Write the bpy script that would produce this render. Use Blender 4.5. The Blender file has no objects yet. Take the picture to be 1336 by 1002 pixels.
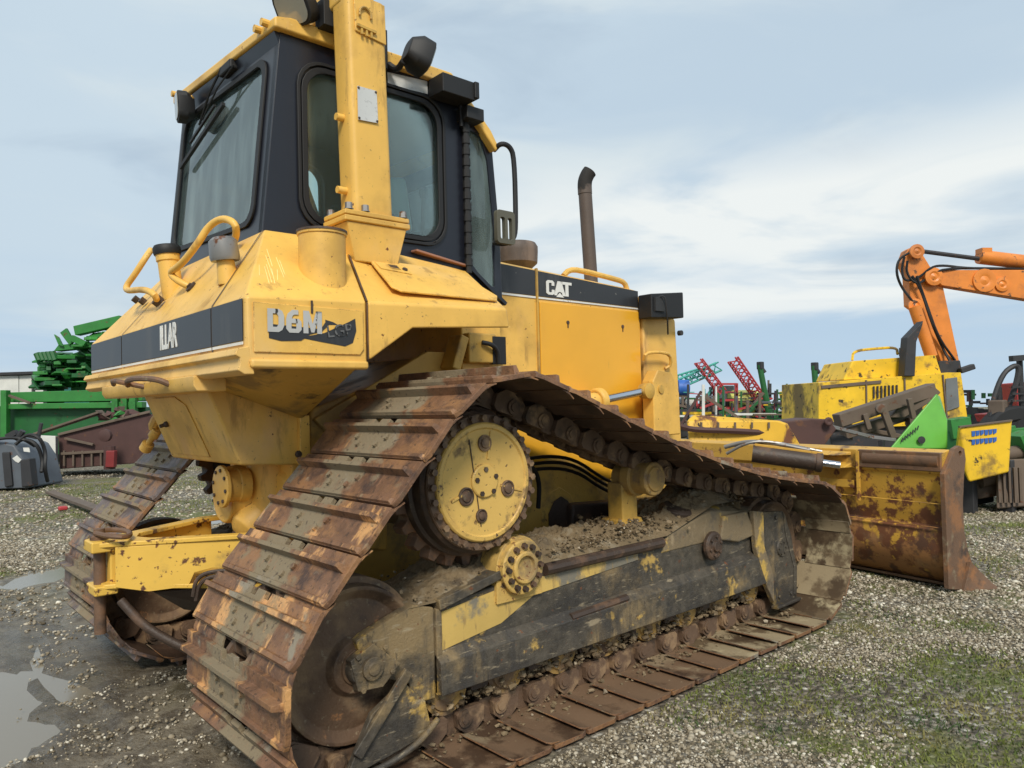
import bpy, bmesh, math, random
import numpy as np
from mathutils import Vector, Matrix, noise
from mathutils.geometry import tessellate_polygon
R=math.radians
random.seed(7)
SC=bpy.context.scene
COL=SC.collection
V=Vector
# ------------------------------------------------------------------ camera
CAMLOC=V((-2.803,-3.876,1.456)); FPX=973.79
def cam_axes(yaw,pitch,roll):
    cf=V((math.cos(yaw)*math.cos(pitch),math.sin(yaw)*math.cos(pitch),math.sin(pitch)))
    r=V((math.sin(yaw),-math.cos(yaw),0)); u=r.cross(cf)
    return math.cos(roll)*r+math.sin(roll)*u, math.cos(roll)*u-math.sin(roll)*r, cf
CR,CU,CF=cam_axes(R(48.4),R(1.441),R(-1.437))
cd=bpy.data.cameras.new('camera'); cam=bpy.data.objects.new('camera',cd); COL.objects.link(cam)
m=Matrix((CR,CU,-CF)).transposed().to_4x4(); m.translation=CAMLOC; cam.matrix_world=m
cd.sensor_width=36; cd.lens=FPX/1336*36; cd.clip_end=3000; cd.clip_start=.02
SC.camera=cam
def hit(px,py,x=None,y=None,z=None):
    "point where the sight line through a pixel of the 1336x1002 photograph meets an axis plane"
    d=CF+CR*((px-668)/FPX)+CU*((501-py)/FPX)
    if x is not None: t=(x-CAMLOC.x)/d.x
    elif y is not None: t=(y-CAMLOC.y)/d.y
    else: t=(z-CAMLOC.z)/d.z
    return CAMLOC+d*t
RH=V((CR.x,CR.y,0)).normalized(); FH=V((CF.x,CF.y,0)).normalized()
def far(px,py,D):
    d=CF+CR*((px-668)/FPX)+CU*((501-py)/FPX)
    return CAMLOC+d*(D/d.dot(FH))
# ------------------------------------------------------------------ materials
MATS={}
def nd(nt,t,**k):
    n=nt.nodes.new(t)
    for a,b in k.items():
        if a.startswith('i_'): n.inputs[a[2:].replace('_',' ')].default_value=b
        else: setattr(n,a,b)
    return n
def rgba(c): return (c[0],c[1],c[2],1)
def mat(name,base,rough=.5,metal=0,layers=(),bump=0,bscale=40,var=.12,vscale=3,rand=0,spec=.5,edge=None):
    """layers: (colour, scale, lo, hi, roughness, opts) ; opts: y=(centre,halfwidth) limits to a band, stretch=(x,y,z), add = height gradient (z0,z1)"""
    if name in MATS: return MATS[name]
    ma=bpy.data.materials.new(name); ma.use_nodes=True; nt=ma.node_tree; L=nt.links
    bs=nt.nodes['Principled BSDF']; bs.inputs['Metallic'].default_value=metal; bs.inputs['Specular IOR Level'].default_value=spec
    tc=nd(nt,'ShaderNodeTexCoord'); co=tc.outputs['Object']
    if rand:
        oi=nd(nt,'ShaderNodeObjectInfo'); mu=nd(nt,'ShaderNodeMath',operation='MULTIPLY'); mu.inputs[1].default_value=rand
        L.new(oi.outputs['Random'],mu.inputs[0]); ad=nd(nt,'ShaderNodeVectorMath',operation='ADD'); L.new(co,ad.inputs[0])
        cb=nd(nt,'ShaderNodeCombineXYZ'); L.new(mu.outputs[0],cb.inputs[0]); L.new(mu.outputs[0],cb.inputs[2]); L.new(cb.outputs[0],ad.inputs[1]); rco=ad.outputs[0]
    else: rco=co
    n0=nd(nt,'ShaderNodeTexNoise'); n0.inputs['Scale'].default_value=vscale; n0.inputs['Detail'].default_value=5; L.new(rco,n0.inputs['Vector'])
    mr=nd(nt,'ShaderNodeMapRange'); mr.inputs['From Min'].default_value=.3; mr.inputs['From Max'].default_value=.7
    mr.inputs['To Min'].default_value=1-var; mr.inputs['To Max'].default_value=1+var; L.new(n0.outputs['Fac'],mr.inputs['Value'])
    vm=nd(nt,'ShaderNodeVectorMath',operation='SCALE'); vm.inputs[0].default_value=base; L.new(mr.outputs[0],vm.inputs['Scale'])
    col=vm.outputs[0]; rg=None; rv=rough
    for i,ly in enumerate(layers):
        c,sc,lo,hi,rr=ly[:5]; op=ly[5] if len(ly)>5 else {}
        src=rco
        mp=nd(nt,'ShaderNodeMapping'); mp.inputs['Location'].default_value=(i*3.7,i*1.3,i*5.1)
        st=op.get('stretch',(1,1,1)); mp.inputs['Scale'].default_value=st; L.new(src,mp.inputs['Vector'])
        nn=nd(nt,'ShaderNodeTexNoise'); nn.inputs['Scale'].default_value=sc; nn.inputs['Detail'].default_value=op.get('det',6); nn.inputs['Roughness'].default_value=.62
        L.new(mp.outputs[0],nn.inputs['Vector']); val=nn.outputs['Fac']
        if 'band' in op:   # (axis, centre, half, soft, amount)
            ax,cen,half,soft,amt=op['band']
            sp=nd(nt,'ShaderNodeSeparateXYZ'); L.new(co,sp.inputs[0])
            s1=nd(nt,'ShaderNodeMath',operation='SUBTRACT'); L.new(sp.outputs[ax],s1.inputs[0]); s1.inputs[1].default_value=cen
            s2=nd(nt,'ShaderNodeMath',operation='ABSOLUTE'); L.new(s1.outputs[0],s2.inputs[0])
            s3=nd(nt,'ShaderNodeMapRange'); s3.inputs['From Min'].default_value=half-soft; s3.inputs['From Max'].default_value=half+soft
            s3.inputs['To Min'].default_value=amt; s3.inputs['To Max'].default_value=-amt; L.new(s2.outputs[0],s3.inputs['Value'])
            s4=nd(nt,'ShaderNodeMath',operation='ADD'); L.new(val,s4.inputs[0]); L.new(s3.outputs[0],s4.inputs[1]); val=s4.outputs[0]
        if 'grad' in op:   # (axis, a, b, amount at a, amount at b)
            ax,a,b,va,vb=op['grad']
            sp=nd(nt,'ShaderNodeSeparateXYZ'); L.new(co,sp.inputs[0])
            s3=nd(nt,'ShaderNodeMapRange'); s3.inputs['From Min'].default_value=a; s3.inputs['From Max'].default_value=b
            s3.inputs['To Min'].default_value=va; s3.inputs['To Max'].default_value=vb; L.new(sp.outputs[ax],s3.inputs['Value'])
            s4=nd(nt,'ShaderNodeMath',operation='ADD'); L.new(val,s4.inputs[0]); L.new(s3.outputs[0],s4.inputs[1]); val=s4.outputs[0]
        if op.get('rnd'):
            oi=nd(nt,'ShaderNodeObjectInfo'); s3=nd(nt,'ShaderNodeMath',operation='MULTIPLY_ADD'); L.new(oi.outputs['Random'],s3.inputs[0]); s3.inputs[1].default_value=op['rnd']; s3.inputs[2].default_value=-op['rnd']/2
            s4=nd(nt,'ShaderNodeMath',operation='ADD'); L.new(val,s4.inputs[0]); L.new(s3.outputs[0],s4.inputs[1]); val=s4.outputs[0]
        m2=nd(nt,'ShaderNodeMapRange'); m2.interpolation_type='SMOOTHSTEP'; m2.inputs['From Min'].default_value=lo; m2.inputs['From Max'].default_value=hi
        m2.inputs['To Max'].default_value=op.get('alpha',1); L.new(val,m2.inputs['Value'])
        mx=nd(nt,'ShaderNodeMix',data_type='RGBA'); L.new(m2.outputs[0],mx.inputs[0]); L.new(col,mx.inputs[6]); mx.inputs[7].default_value=rgba(c); col=mx.outputs[2]
        mf=nd(nt,'ShaderNodeMix',data_type='FLOAT'); L.new(m2.outputs[0],mf.inputs[0])
        if rg is None: mf.inputs[2].default_value=rough
        else: L.new(rg,mf.inputs[2])
        mf.inputs[3].default_value=rr; rg=mf.outputs[0]
    if edge:   # paint rubbed off along the edges
        bv=nd(nt,'ShaderNodeBevel'); bv.samples=3; bv.inputs[0].default_value=edge[1]; ge=nd(nt,'ShaderNodeNewGeometry'); dp=nd(nt,'ShaderNodeVectorMath',operation='DOT_PRODUCT'); L.new(bv.outputs[0],dp.inputs[0]); L.new(ge.outputs['Normal'],dp.inputs[1])
        nz=nd(nt,'ShaderNodeTexNoise'); nz.inputs['Scale'].default_value=14; nz.inputs['Detail'].default_value=7; nz.inputs['Roughness'].default_value=.7; L.new(rco,nz.inputs['Vector'])
        e1=nd(nt,'ShaderNodeMath',operation='SUBTRACT'); e1.inputs[0].default_value=1; L.new(dp.outputs['Value'],e1.inputs[1])
        e2=nd(nt,'ShaderNodeMapRange'); e2.inputs['From Min'].default_value=.02; e2.inputs['From Max'].default_value=.16; e2.inputs['To Max'].default_value=.17; L.new(e1.outputs[0],e2.inputs['Value'])
        e3=nd(nt,'ShaderNodeMath',operation='ADD'); L.new(nz.outputs['Fac'],e3.inputs[0]); L.new(e2.outputs[0],e3.inputs[1])
        e4=nd(nt,'ShaderNodeMapRange'); e4.inputs['From Min'].default_value=edge[2]; e4.inputs['From Max'].default_value=edge[2]+.04; L.new(e3.outputs[0],e4.inputs['Value'])
        mx=nd(nt,'ShaderNodeMix',data_type='RGBA'); L.new(e4.outputs[0],mx.inputs[0]); L.new(col,mx.inputs[6]); mx.inputs[7].default_value=rgba(edge[0]); col=mx.outputs[2]
    L.new(col,bs.inputs['Base Color'])
    if rg is not None: L.new(rg,bs.inputs['Roughness'])
    else: bs.inputs['Roughness'].default_value=rough
    if bump:
        nb=nd(nt,'ShaderNodeTexNoise'); nb.inputs['Scale'].default_value=bscale; nb.inputs['Detail'].default_value=6; nb.inputs['Roughness'].default_value=.7; L.new(rco,nb.inputs['Vector'])
        bp=nd(nt,'ShaderNodeBump'); bp.inputs['Strength'].default_value=.8; bp.inputs['Distance'].default_value=bump; L.new(nb.outputs['Fac'],bp.inputs['Height']); L.new(bp.outputs[0],bs.inputs['Normal'])
    MATS[name]=ma; return ma
YEL=(.80,.47,.085)
DUST=(.36,.26,.13); RUST=(.16,.06,.025); DRK=(.045,.035,.025); MUD=(.19,.155,.105)
m_yel=mat('worn_yellow_paint',(.80,.475,.098),.44,layers=[((.46,.26,.06),2.3,.46,.66,.6,{'alpha':.6}),((.74,.52,.26),1.3,.54,.74,.75,{'alpha':.5}),((.70,.42,.22),3.5,.58,.72,.7,{'alpha':.35,'stretch':(1,1,.4)}),
    ((.26,.14,.045),8,.585,.70,.7,{'stretch':(1,1,.25),'alpha':.55}),(RUST,30,.675,.71,.8,{}),((.08,.055,.03),70,.655,.70,.8,{'alpha':.8}),((.95,.70,.25),55,.69,.73,.5,{'stretch':(.25,1,1),'alpha':.6})],bump=.0015,bscale=9,var=.08,vscale=5,edge=((.15,.07,.03),.009,.665))
m_yel2=mat('smooth_yellow_hood_paint',(.80,.40,.03),.30,layers=[((.55,.30,.06),1.7,.55,.8,.5,{'alpha':.35}),((.30,.18,.06),12,.7,.78,.6,{'stretch':(1,1,.2),'alpha':.4}),(RUST,45,.74,.77,.8,{})],bump=.001,bscale=7,var=.05)
m_yeld=mat('dirty_yellow_casting',(.60,.36,.07),.55,layers=[((.19,.13,.065),3,.47,.63,.75,{'alpha':.75}),(DRK,7,.58,.7,.6,{'alpha':.8}),(RUST,30,.66,.7,.8,{})],bump=.004,bscale=25)
m_yelr=mat('rust_streaked_yellow_blade_paint',(.60,.34,.05),.5,layers=[(RUST,9,.47,.56,.7,{'grad':(2,1.0,.40,-.12,.07)}),((.10,.052,.033),3.2,.50,.62,.55,{'grad':(2,.9,.35,-.12,.05),'alpha':.85}),
    ((.36,.17,.06),7,.50,.62,.6,{'grad':(2,.8,.2,-.15,.10)}),((.34,.26,.15),2.1,.56,.75,.8,{'alpha':.6}),((.05,.03,.02),40,.66,.7,.8,{})],bump=.003,bscale=30)
m_hub=mat('chipped_yellow_hub_paint',(.70,.45,.12),.45,layers=[((.45,.27,.08),3,.52,.70,.6,{'alpha':.7}),((.16,.10,.05),6,.55,.66,.7,{'alpha':.85}),((.10,.06,.035),34,.63,.67,.8,{})],bump=.002,bscale=22,edge=((.13,.07,.035),.008,.63))
m_boss=mat('dusty_yellow_pivot_boss',(.60,.39,.11),.6,layers=[((.24,.17,.09),5,.46,.62,.85,{'alpha':.85}),((.08,.05,.03),10,.58,.66,.7,{}),(RUST,34,.60,.66,.8,{})],bump=.004,bscale=40)
m_frame=mat('scuffed_grey_over_yellow_frame_paint',(.078,.066,.05),.55,layers=[((.30,.21,.10),2.6,.50,.66,.85,{'alpha':.8}),((.62,.40,.10),2.8,.59,.63,.5,{'alpha':.8}),((.035,.032,.03),1.5,.50,.60,.4,{'alpha':.7,'stretch':(1,1,1.5)}),
    ((.05,.045,.04),2.6,.52,.66,.45,{'stretch':(4,1,.5),'alpha':.75}),((.42,.34,.22),16,.60,.70,.9,{'stretch':(.3,1,1.5),'alpha':.6}),((.36,.30,.2),70,.60,.68,.9,{'stretch':(.2,1,1),'alpha':.5}),((.03,.027,.025),38,.60,.66,.5,{'stretch':(1,1,.3),'alpha':.6}),(RUST,24,.64,.69,.8,{})],bump=.006,bscale=70,var=.35,vscale=24)
m_frpatch=mat('bare_yellow_frame_patch',(.62,.42,.12),.55,layers=[((.20,.18,.14),5,.46,.58,.7,{'grad':(0,-1,1.5,-.1,.22)}),((.30,.2,.08),20,.55,.65,.7,{'stretch':(1,1,.3),'alpha':.7})],bump=.002,bscale=40)
m_rust=mat('rusty_brown_steel',(.15,.085,.05),.6,layers=[((.26,.12,.05),6,.5,.65,.7,{}),((.06,.04,.03),4,.55,.68,.6,{}),((.24,.19,.12),9,.58,.7,.85,{'alpha':.8})],bump=.004,bscale=45)
m_rustdark=mat('dark_oily_rusty_steel',(.055,.036,.026),.5,layers=[((.13,.075,.045),7,.5,.66,.7,{}),((.16,.13,.09),11,.62,.72,.85,{'alpha':.8})],bump=.004,bscale=45)
m_chain=mat('muddy_track_chain_steel',(.13,.08,.05),.6,layers=[((.28,.18,.10),8,.48,.62,.75,{}),((.05,.035,.025),5,.56,.68,.5,{})],bump=.004,bscale=50)
def shoemat(nm,olo,ohi,mudamt,base=(.185,.094,.050)):
    return mat(nm,base,.52,layers=[((.29,.145,.062),5,.46,.62,.55,{'stretch':(1.5,1,1)}),((.075,.042,.03),7,.52,.68,.6,{}),
    ((.64,.34,.13),3.8,olo,ohi,.34,{'rnd':.08,'stretch':(.7,1.6,1)}),((.235,.185,.115),5,.44,.56,.9,{'band':(1,.02,.15,.10,mudamt),'det':8}),((.27,.23,.17),3.1,.60,.66,.9,{}),((.30,.22,.13),18,.62,.72,.9,{'alpha':.7}),((.34,.17,.09),60,.60,.68,.6,{'alpha':.6,'stretch':(.3,1,1)}),((.05,.03,.02),42,.58,.66,.6,{'alpha':.7})],bump=.006,bscale=75,rand=40,vscale=18,var=.3)
m_shoe=shoemat('rusty_track_shoe_steel',.66,.72,.16)
m_shoe_w=shoemat('worn_orange_rusty_shoe_steel',.545,.61,.14)
m_shoe_l=shoemat('grey_mauve_track_shoe_steel',.74,.78,.10,(.135,.098,.085))
m_shoe_m=mat('wet_brown_shoe_inside',(.17,.105,.062),.6,layers=[((.27,.20,.12),3.2,.54,.66,.8,{'rnd':.2}),((.075,.045,.028),3.8,.52,.64,.42,{'rnd':.14}),((.34,.26,.16),22,.64,.7,.9,{})],bump=.002,bscale=40,rand=30)
m_shoe_d=mat('shade_darkened_rusty_shoe_underside',(.07,.04,.026),.6,layers=[((.13,.08,.05),6,.5,.66,.8,{}),((.035,.022,.017),4,.5,.65,.45,{})],bump=.003,bscale=50,rand=30)  # rust colour with the shade inside upper and rear shoes painted in
m_shoe_in=mat('mud_dried_track_shoe_inside',(.30,.235,.14),.85,layers=[((.13,.09,.05),4,.48,.58,.6,{'rnd':.16}),((.075,.05,.03),3.5,.55,.64,.4,{'rnd':.10}),((.40,.33,.2),6,.56,.7,.9,{'rnd':.1})],bump=.002,bscale=40,rand=30)
m_mud=mat('caked_brown_mud',(.20,.145,.08),.9,layers=[((.26,.21,.14),12,.5,.65,.9,{}),((.08,.06,.04),5,.55,.7,.7,{})],bump=.012,bscale=60)
m_recoil=mat('muddy_yellow_recoil_housing',(.22,.165,.095),.8,layers=[((.58,.38,.09),3.0,.56,.62,.5,{}),((.10,.085,.07),3.4,.50,.62,.5,{'alpha':.85}),((.34,.26,.16),14,.56,.68,.9,{'alpha':.8,'stretch':(1,1,.4)}),(RUST,18,.64,.7,.8,{})],bump=.008,bscale=40)
m_roller=mat('greasy_yellow_brown_roller',(.42,.26,.08),.6,layers=[((.20,.13,.075),6,.45,.6,.75,{}),((.07,.045,.03),8,.58,.68,.5,{})],bump=.004,bscale=40,rand=20)
m_blk=mat('black_cab_paint',(.012,.014,.022),.32,layers=[((.05,.05,.055),3,.58,.8,.5,{'alpha':.5}),((.2,.19,.17),60,.74,.77,.7,{'alpha':.5})],var=.1)
m_rub=mat('black_rubber',(.012,.012,.013),.6,bump=.0006,bscale=90)
m_decal=mat('faded_black_decal',(.028,.029,.032),.4,layers=[((.10,.10,.10),5,.55,.75,.5,{'stretch':(1,1,.2),'alpha':.6}),((.35,.33,.3),45,.70,.73,.7,{})])
m_white=mat('chalky_white_lettering',(.72,.71,.67),.5,layers=[((.3,.29,.27),30,.6,.68,.6,{'alpha':.7})])
m_flake=mat('flaked_grey_lettering',(.45,.45,.44),.5,layers=[((.03,.03,.03),28,.60,.64,.5,{'stretch':(1,1,.4)})])
m_chrome=mat('polished_cylinder_rod',(.62,.63,.66),.15,1)
m_idler=mat('muddy_idler_steel',(.13,.075,.042),.65,layers=[((.24,.155,.085),3,.46,.62,.9,{}),((.06,.035,.022),5,.52,.66,.5,{}),((.36,.17,.07),9,.62,.70,.6,{}),((.28,.22,.14),40,.60,.68,.9,{'alpha':.6})],bump=.006,bscale=50)
m_steel=mat('bare_grey_steel',(.28,.27,.26),.4,.6,layers=[(RUST,14,.56,.66,.7,{})])
m_exh=mat('sooty_exhaust_steel',(.10,.075,.062),.6,layers=[((.19,.14,.11),5,.5,.7,.7,{'stretch':(1,1,.3)}),((.02,.018,.017),4,.5,.6,.8,{'grad':(2,2.9,3.2,-.3,.3)})],bump=.002,bscale=30)
m_copper=mat('copper_trim',(.42,.2,.13),.35,.3)
m_seat=mat('grey_seat_cloth',(.035,.037,.04),.85)
m_flake2=mat('worn_dark_lettering',(.13,.13,.13),.5,layers=[((.02,.02,.02),26,.50,.56,.5,{})])
m_chip=mat('chipped_yellow_drawbar_paint',(.74,.46,.08),.45,layers=[((.12,.05,.025),11,.58,.63,.8,{}),((.20,.13,.06),3,.55,.7,.7,{'alpha':.8}),(RUST,30,.62,.66,.8,{})],bump=.002,bscale=20)
m_lampf=mat('lamp_reflector_glass',(.36,.35,.31),.12,.3)
m_plate=mat('pale_data_plate',(.62,.63,.62),.45,layers=[((.3,.3,.3),50,.6,.66,.5,{'alpha':.4})])
def glassmat(name,tint,glow=.09):
    ma=bpy.data.materials.new(name); ma.use_nodes=True; nt=ma.node_tree; nt.nodes.clear(); L=nt.links
    o=nd(nt,'ShaderNodeOutputMaterial'); tr=nd(nt,'ShaderNodeBsdfTransparent'); tr.inputs[0].default_value=rgba(tint)
    gl=nd(nt,'ShaderNodeBsdfGlossy'); gl.inputs['Roughness'].default_value=.04; gl.inputs['Color'].default_value=(.9,.95,.95,1)
    df=nd(nt,'ShaderNodeBsdfDiffuse'); df.inputs[0].default_value=(.50,.66,.64,1)
    tc=nd(nt,'ShaderNodeTexCoord'); mp=nd(nt,'ShaderNodeMapping'); mp.inputs['Scale'].default_value=(3.5,3.5,.7); L.new(tc.outputs['Object'],mp.inputs[0])
    ns=nd(nt,'ShaderNodeTexNoise'); ns.inputs['Scale'].default_value=3; ns.inputs['Detail'].default_value=4; L.new(mp.outputs[0],ns.inputs['Vector'])
    rm=nd(nt,'ShaderNodeMapRange'); rm.inputs['From Min'].default_value=.45; rm.inputs['From Max'].default_value=.8; rm.inputs['To Min'].default_value=glow*.8; rm.inputs['To Max'].default_value=glow*1.9; L.new(ns.outputs['Fac'],rm.inputs[0])
    m1=nd(nt,'ShaderNodeMixShader'); L.new(rm.outputs[0],m1.inputs[0]); L.new(tr.outputs[0],m1.inputs[1]); L.new(df.outputs[0],m1.inputs[2])
    fr=nd(nt,'ShaderNodeFresnel'); fr.inputs[0].default_value=1.55; m2=nd(nt,'ShaderNodeMixShader'); L.new(fr.outputs[0],m2.inputs[0]); L.new(m1.outputs[0],m2.inputs[1]); L.new(gl.outputs[0],m2.inputs[2])
    L.new(m2.outputs[0],o.inputs[0]); MATS[name]=ma; return ma
m_glass_d=glassmat('dusty_sky_brightened_glass',(.92,.985,.975),.17)  # teal veil raised to paint in sky brightness, besides the dust film
m_pale=mat('pale_teal_daylight_patch',(.34,.50,.47),.7)  # colour of the added daylight patch inside the cab
m_glass=glassmat('dusty_tinted_glass',(.90,.98,.965),.06)
# ------------------------------------------------------------------ mesh builder
def basis(d):
    d=d.normalized(); a=V((0,0,1)) if abs(d.z)<.9 else V((1,0,0))
    u=d.cross(a).normalized(); return u,d.cross(u).normalized(),d
class G:
    def __init__(s): s.v=[];s.f=[];s.mi=[];s.cur=0;s.sm=[]
    def add(s,vs,fs,smooth=False):
        o=len(s.v); s.v+= [tuple(v) for v in vs]; s.f+=[tuple(i+o for i in f) for f in fs]; s.mi+=[s.cur]*len(fs); s.sm+=[smooth]*len(fs); return s
    def box(s,c,sz,rot=None):
        c=V(c); h=V(sz)/2
        P=[V((x*h.x,y*h.y,z*h.z)) for z in(-1,1) for y in(-1,1) for x in(-1,1)]
        if rot is not None: P=[rot@p for p in P]
        return s.add([c+p for p in P],[(0,2,3,1),(4,5,7,6),(0,1,5,4),(2,6,7,3),(0,4,6,2),(1,3,7,5)])
    def bar(s,a,b,w,h,up=(0,0,1)):
        a=V(a);b=V(b);d=(b-a); L=d.length; d.normalize(); u=V(up); x=d.cross(u); 
        if x.length<1e-4: x=d.cross(V((1,0,0)))
        x.normalize(); z=x.cross(d)
        rot=Matrix((d,x,z)).transposed()
        return s.box((a+b)/2,(L,w,h),rot)
    def hull(s,pts):
        bm=bmesh.new(); 
        for p in pts: bm.verts.new(p)
        r=bmesh.ops.convex_hull(bm,input=bm.verts)
        for g in r['geom_interior']:
            if isinstance(g,bmesh.types.BMVert) and g.is_valid: bm.verts.remove(g)
        bmesh.ops.dissolve_limit(bm,angle_limit=R(1),verts=bm.verts,edges=bm.edges)
        bm.verts.index_update()
        vs=[v.co.copy() for v in bm.verts]; fs=[tuple(v.index for v in f.verts) for f in bm.faces]; bm.free(); return s.add(vs,fs)
    def plate(s,outline,thick,holes=(),fn=None):
        """outline 3D points (planar), or 2D with fn mapping; thick = Vector offset"""
        fn=fn or (lambda p:V(p)); t=V(thick)
        loops=[[fn(p) for p in outline]]+[[fn(p) for p in h] for h in holes]
        # 2D project
        n=V((0,0,0)); Lp=loops[0]
        for i in range(len(Lp)): n+= (Lp[i]-Lp[0]).cross(Lp[(i+1)%len(Lp)]-Lp[0])
        u,w,_=basis(n)
        l2=[[V((p.dot(u),p.dot(w),0)) for p in l] for l in loops]
        tris=tessellate_polygon(l2)
        flat=[p for l in loops for p in l]; N=len(flat)
        o=len(s.v); fs=[]
        for a,b,c in tris: fs.append((a,b,c)); fs.append((a+N,c+N,b+N))
        k=0
        for l in loops:
            m_=len(l)
            for i in range(m_):
                j=(i+1)%m_; fs.append((k+i,k+j,k+j+N,k+i+N))
            k+=m_
        return s.add(flat+[p+t for p in flat],fs)
    def prism(s,xz,y0,y1):
        return s.plate([(x,y0,z) for x,z in xz],(0,y1-y0,0))
    def cyl(s,a,b,r,n=16,r2=None,caps=True):
        a=V(a);b=V(b);r2=r if r2 is None else r2; u,w,d=basis(b-a)
        vs=[]; 
        for i in range(n):
            q=2*math.pi*i/n; e=u*math.cos(q)+w*math.sin(q); vs.append(a+e*r); vs.append(b+e*r2)
        fs=[(2*i,2*((i+1)%n),2*((i+1)%n)+1,2*i+1) for i in range(n)]
        s.add(vs,fs,True)
        if caps:
            s.add([vs[2*i] for i in range(n)],[tuple(range(n))[::-1]]); s.add([vs[2*i+1] for i in range(n)],[tuple(range(n))])
        return s
    def lathe(s,o,d,prof,n=32,sm=True):
        "prof: list of (radius, height along d)"
        o=V(o); u,w,d=basis(V(d)); vs=[]
        for r_,h in prof:
            for i in range(n):
                q=2*math.pi*i/n; vs.append(o+d*h+(u*math.cos(q)+w*math.sin(q))*r_)
        fs=[]
        for k in range(len(prof)-1):
            for i in range(n):
                j=(i+1)%n; fs.append((k*n+i,k*n+j,(k+1)*n+j,(k+1)*n+i))
        if prof[0][0]>1e-4: fs.append(tuple(range(n))[::-1])
        if prof[-1][0]>1e-4: fs.append(tuple(range((len(prof)-1)*n,len(prof)*n)))
        return s.add(vs,fs,sm)
    def tube(s,pts,r,n=10,smooth_iter=2,closed=False):
        P=[V(p) for p in pts]
        for _ in range(smooth_iter):
            Q=[] if closed else [P[0]]
            rng=range(len(P)) if closed else range(len(P)-1)
            for i in rng:
                a,b=P[i],P[(i+1)%len(P)]; Q+= [a.lerp(b,.25),a.lerp(b,.75)]
            if not closed: Q.append(P[-1])
            P=Q
        N=len(P); vs=[]; up=None
        for i in range(N):
            if closed: t=(P[(i+1)%N]-P[i-1])
            else: t=(P[min(i+1,N-1)]-P[max(i-1,0)])
            if t.length<1e-7: t=V((0,0,1))
            t.normalize()
            if up is None: up=basis(t)[0]
            up=(up-t*up.dot(t)); 
            if up.length<1e-5: up=basis(t)[0]
            up.normalize(); w=t.cross(up)
            for k in range(n):
                q=2*math.pi*k/n; vs.append(P[i]+(up*math.cos(q)+w*math.sin(q))*r)
        fs=[]
        for i in range(N if closed else N-1):
            a=i*n; b=((i+1)%N)*n
            for k in range(n): fs.append((a+k,a+(k+1)%n,b+(k+1)%n,b+k))
        if not closed: fs.append(tuple(range(n))[::-1]); fs.append(tuple(range((N-1)*n,N*n)))
        return s.add(vs,fs,True)
    def bolt(s,p,d,r=.012,h=.01): p=V(p); d=V(d).normalized(); return s.lathe(p,d,[(r,-.002),(r,h)],6,False)
    def mesh(s,name,mats,fixn=True):
        me=bpy.data.meshes.new(name); me.from_pydata([tuple(v) for v in s.v],[],s.f)
        if not isinstance(mats,(list,tuple)): mats=[mats]
        for q in mats: me.materials.append(q)
        me.polygons.foreach_set('material_index',s.mi); me.polygons.foreach_set('use_smooth',[True]*len(s.f)); me.update()
        bm=bmesh.new(); bm.from_mesh(me)
        if fixn: bmesh.ops.recalc_face_normals(bm,faces=bm.faces)
        for e in bm.edges:
            if len(e.link_faces)==2:
                e.smooth= e.calc_face_angle(0)<R(32)
        bm.to_mesh(me); bm.free(); return me
def link(o,parent=None):
    COL.objects.link(o); 
    if parent is not None: o.parent=parent
    return o
def obj(name,g,mats,parent=None,bevel=0,label=None,seg=2):
    o=bpy.data.objects.new(name,g.mesh(name,mats)); link(o,parent)
    if bevel:
        b=o.modifiers.new('bevel','BEVEL'); b.width=bevel; b.segments=seg; b.limit_method='ANGLE'; b.angle_limit=R(34); b.harden_normals=True; b.use_clamp_overlap=True
    if label: o['label']=label
    return o
def tag(o,label=None,cat=None,group=None,kind=None):
    if label:o['label']=label
    if cat:o['category']=cat
    if group:o['group']=group
    if kind:o['kind']=kind
    return o
def thing(name,label,cat,loc=(0,0,0),group=None,rz=0):
    o=bpy.data.objects.new(name,None); o.empty_display_size=.3; link(o); o.location=loc; o.rotation_euler=(0,0,rz); return tag(o,label,cat,group)
def mirror(g):
    h=G(); h.v=[(x,-y,z) for x,y,z in g.v]; h.f=[f[::-1] for f in g.f]; h.mi=list(g.mi); h.sm=list(g.sm); return h
def rrect(a0,a1,b0,b1,r,n=5):
    pts=[]
    for (ca,cb,s0) in ((a1-r,b1-r,0),(a0+r,b1-r,90),(a0+r,b0+r,180),(a1-r,b0+r,270)):
        for i in range(n+1):
            q=R(s0+90*i/n); pts.append((ca+r*math.cos(q),cb+r*math.sin(q)))
    return pts
def ring(outer_pts,w):
    c=sum((V((*p,0)) for p in outer_pts),V((0,0,0)))/len(outer_pts); 
    out=[]
    for p in outer_pts:
        d=V((*p,0))-c; L=d.length; q=c+d*((L-w)/L); out.append((q.x,q.y))
    return out
def text_mesh(body,size,name='lettering',ext=.002,off=0.0,sx=1.0):
    cu=bpy.data.curves.new(name,'FONT'); cu.body=body; cu.size=size; cu.extrude=ext; cu.offset=off; cu.align_x='CENTER'; cu.align_y='CENTER'
    o=bpy.data.objects.new(name,cu); COL.objects.link(o); dg=bpy.context.evaluated_depsgraph_get()
    me=bpy.data.meshes.new_from_object(o.evaluated_get(dg)); bpy.data.objects.remove(o); bpy.data.curves.remove(cu)
    me.name=name
    for v in me.vertices: v.co.x*=sx
    return me
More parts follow.
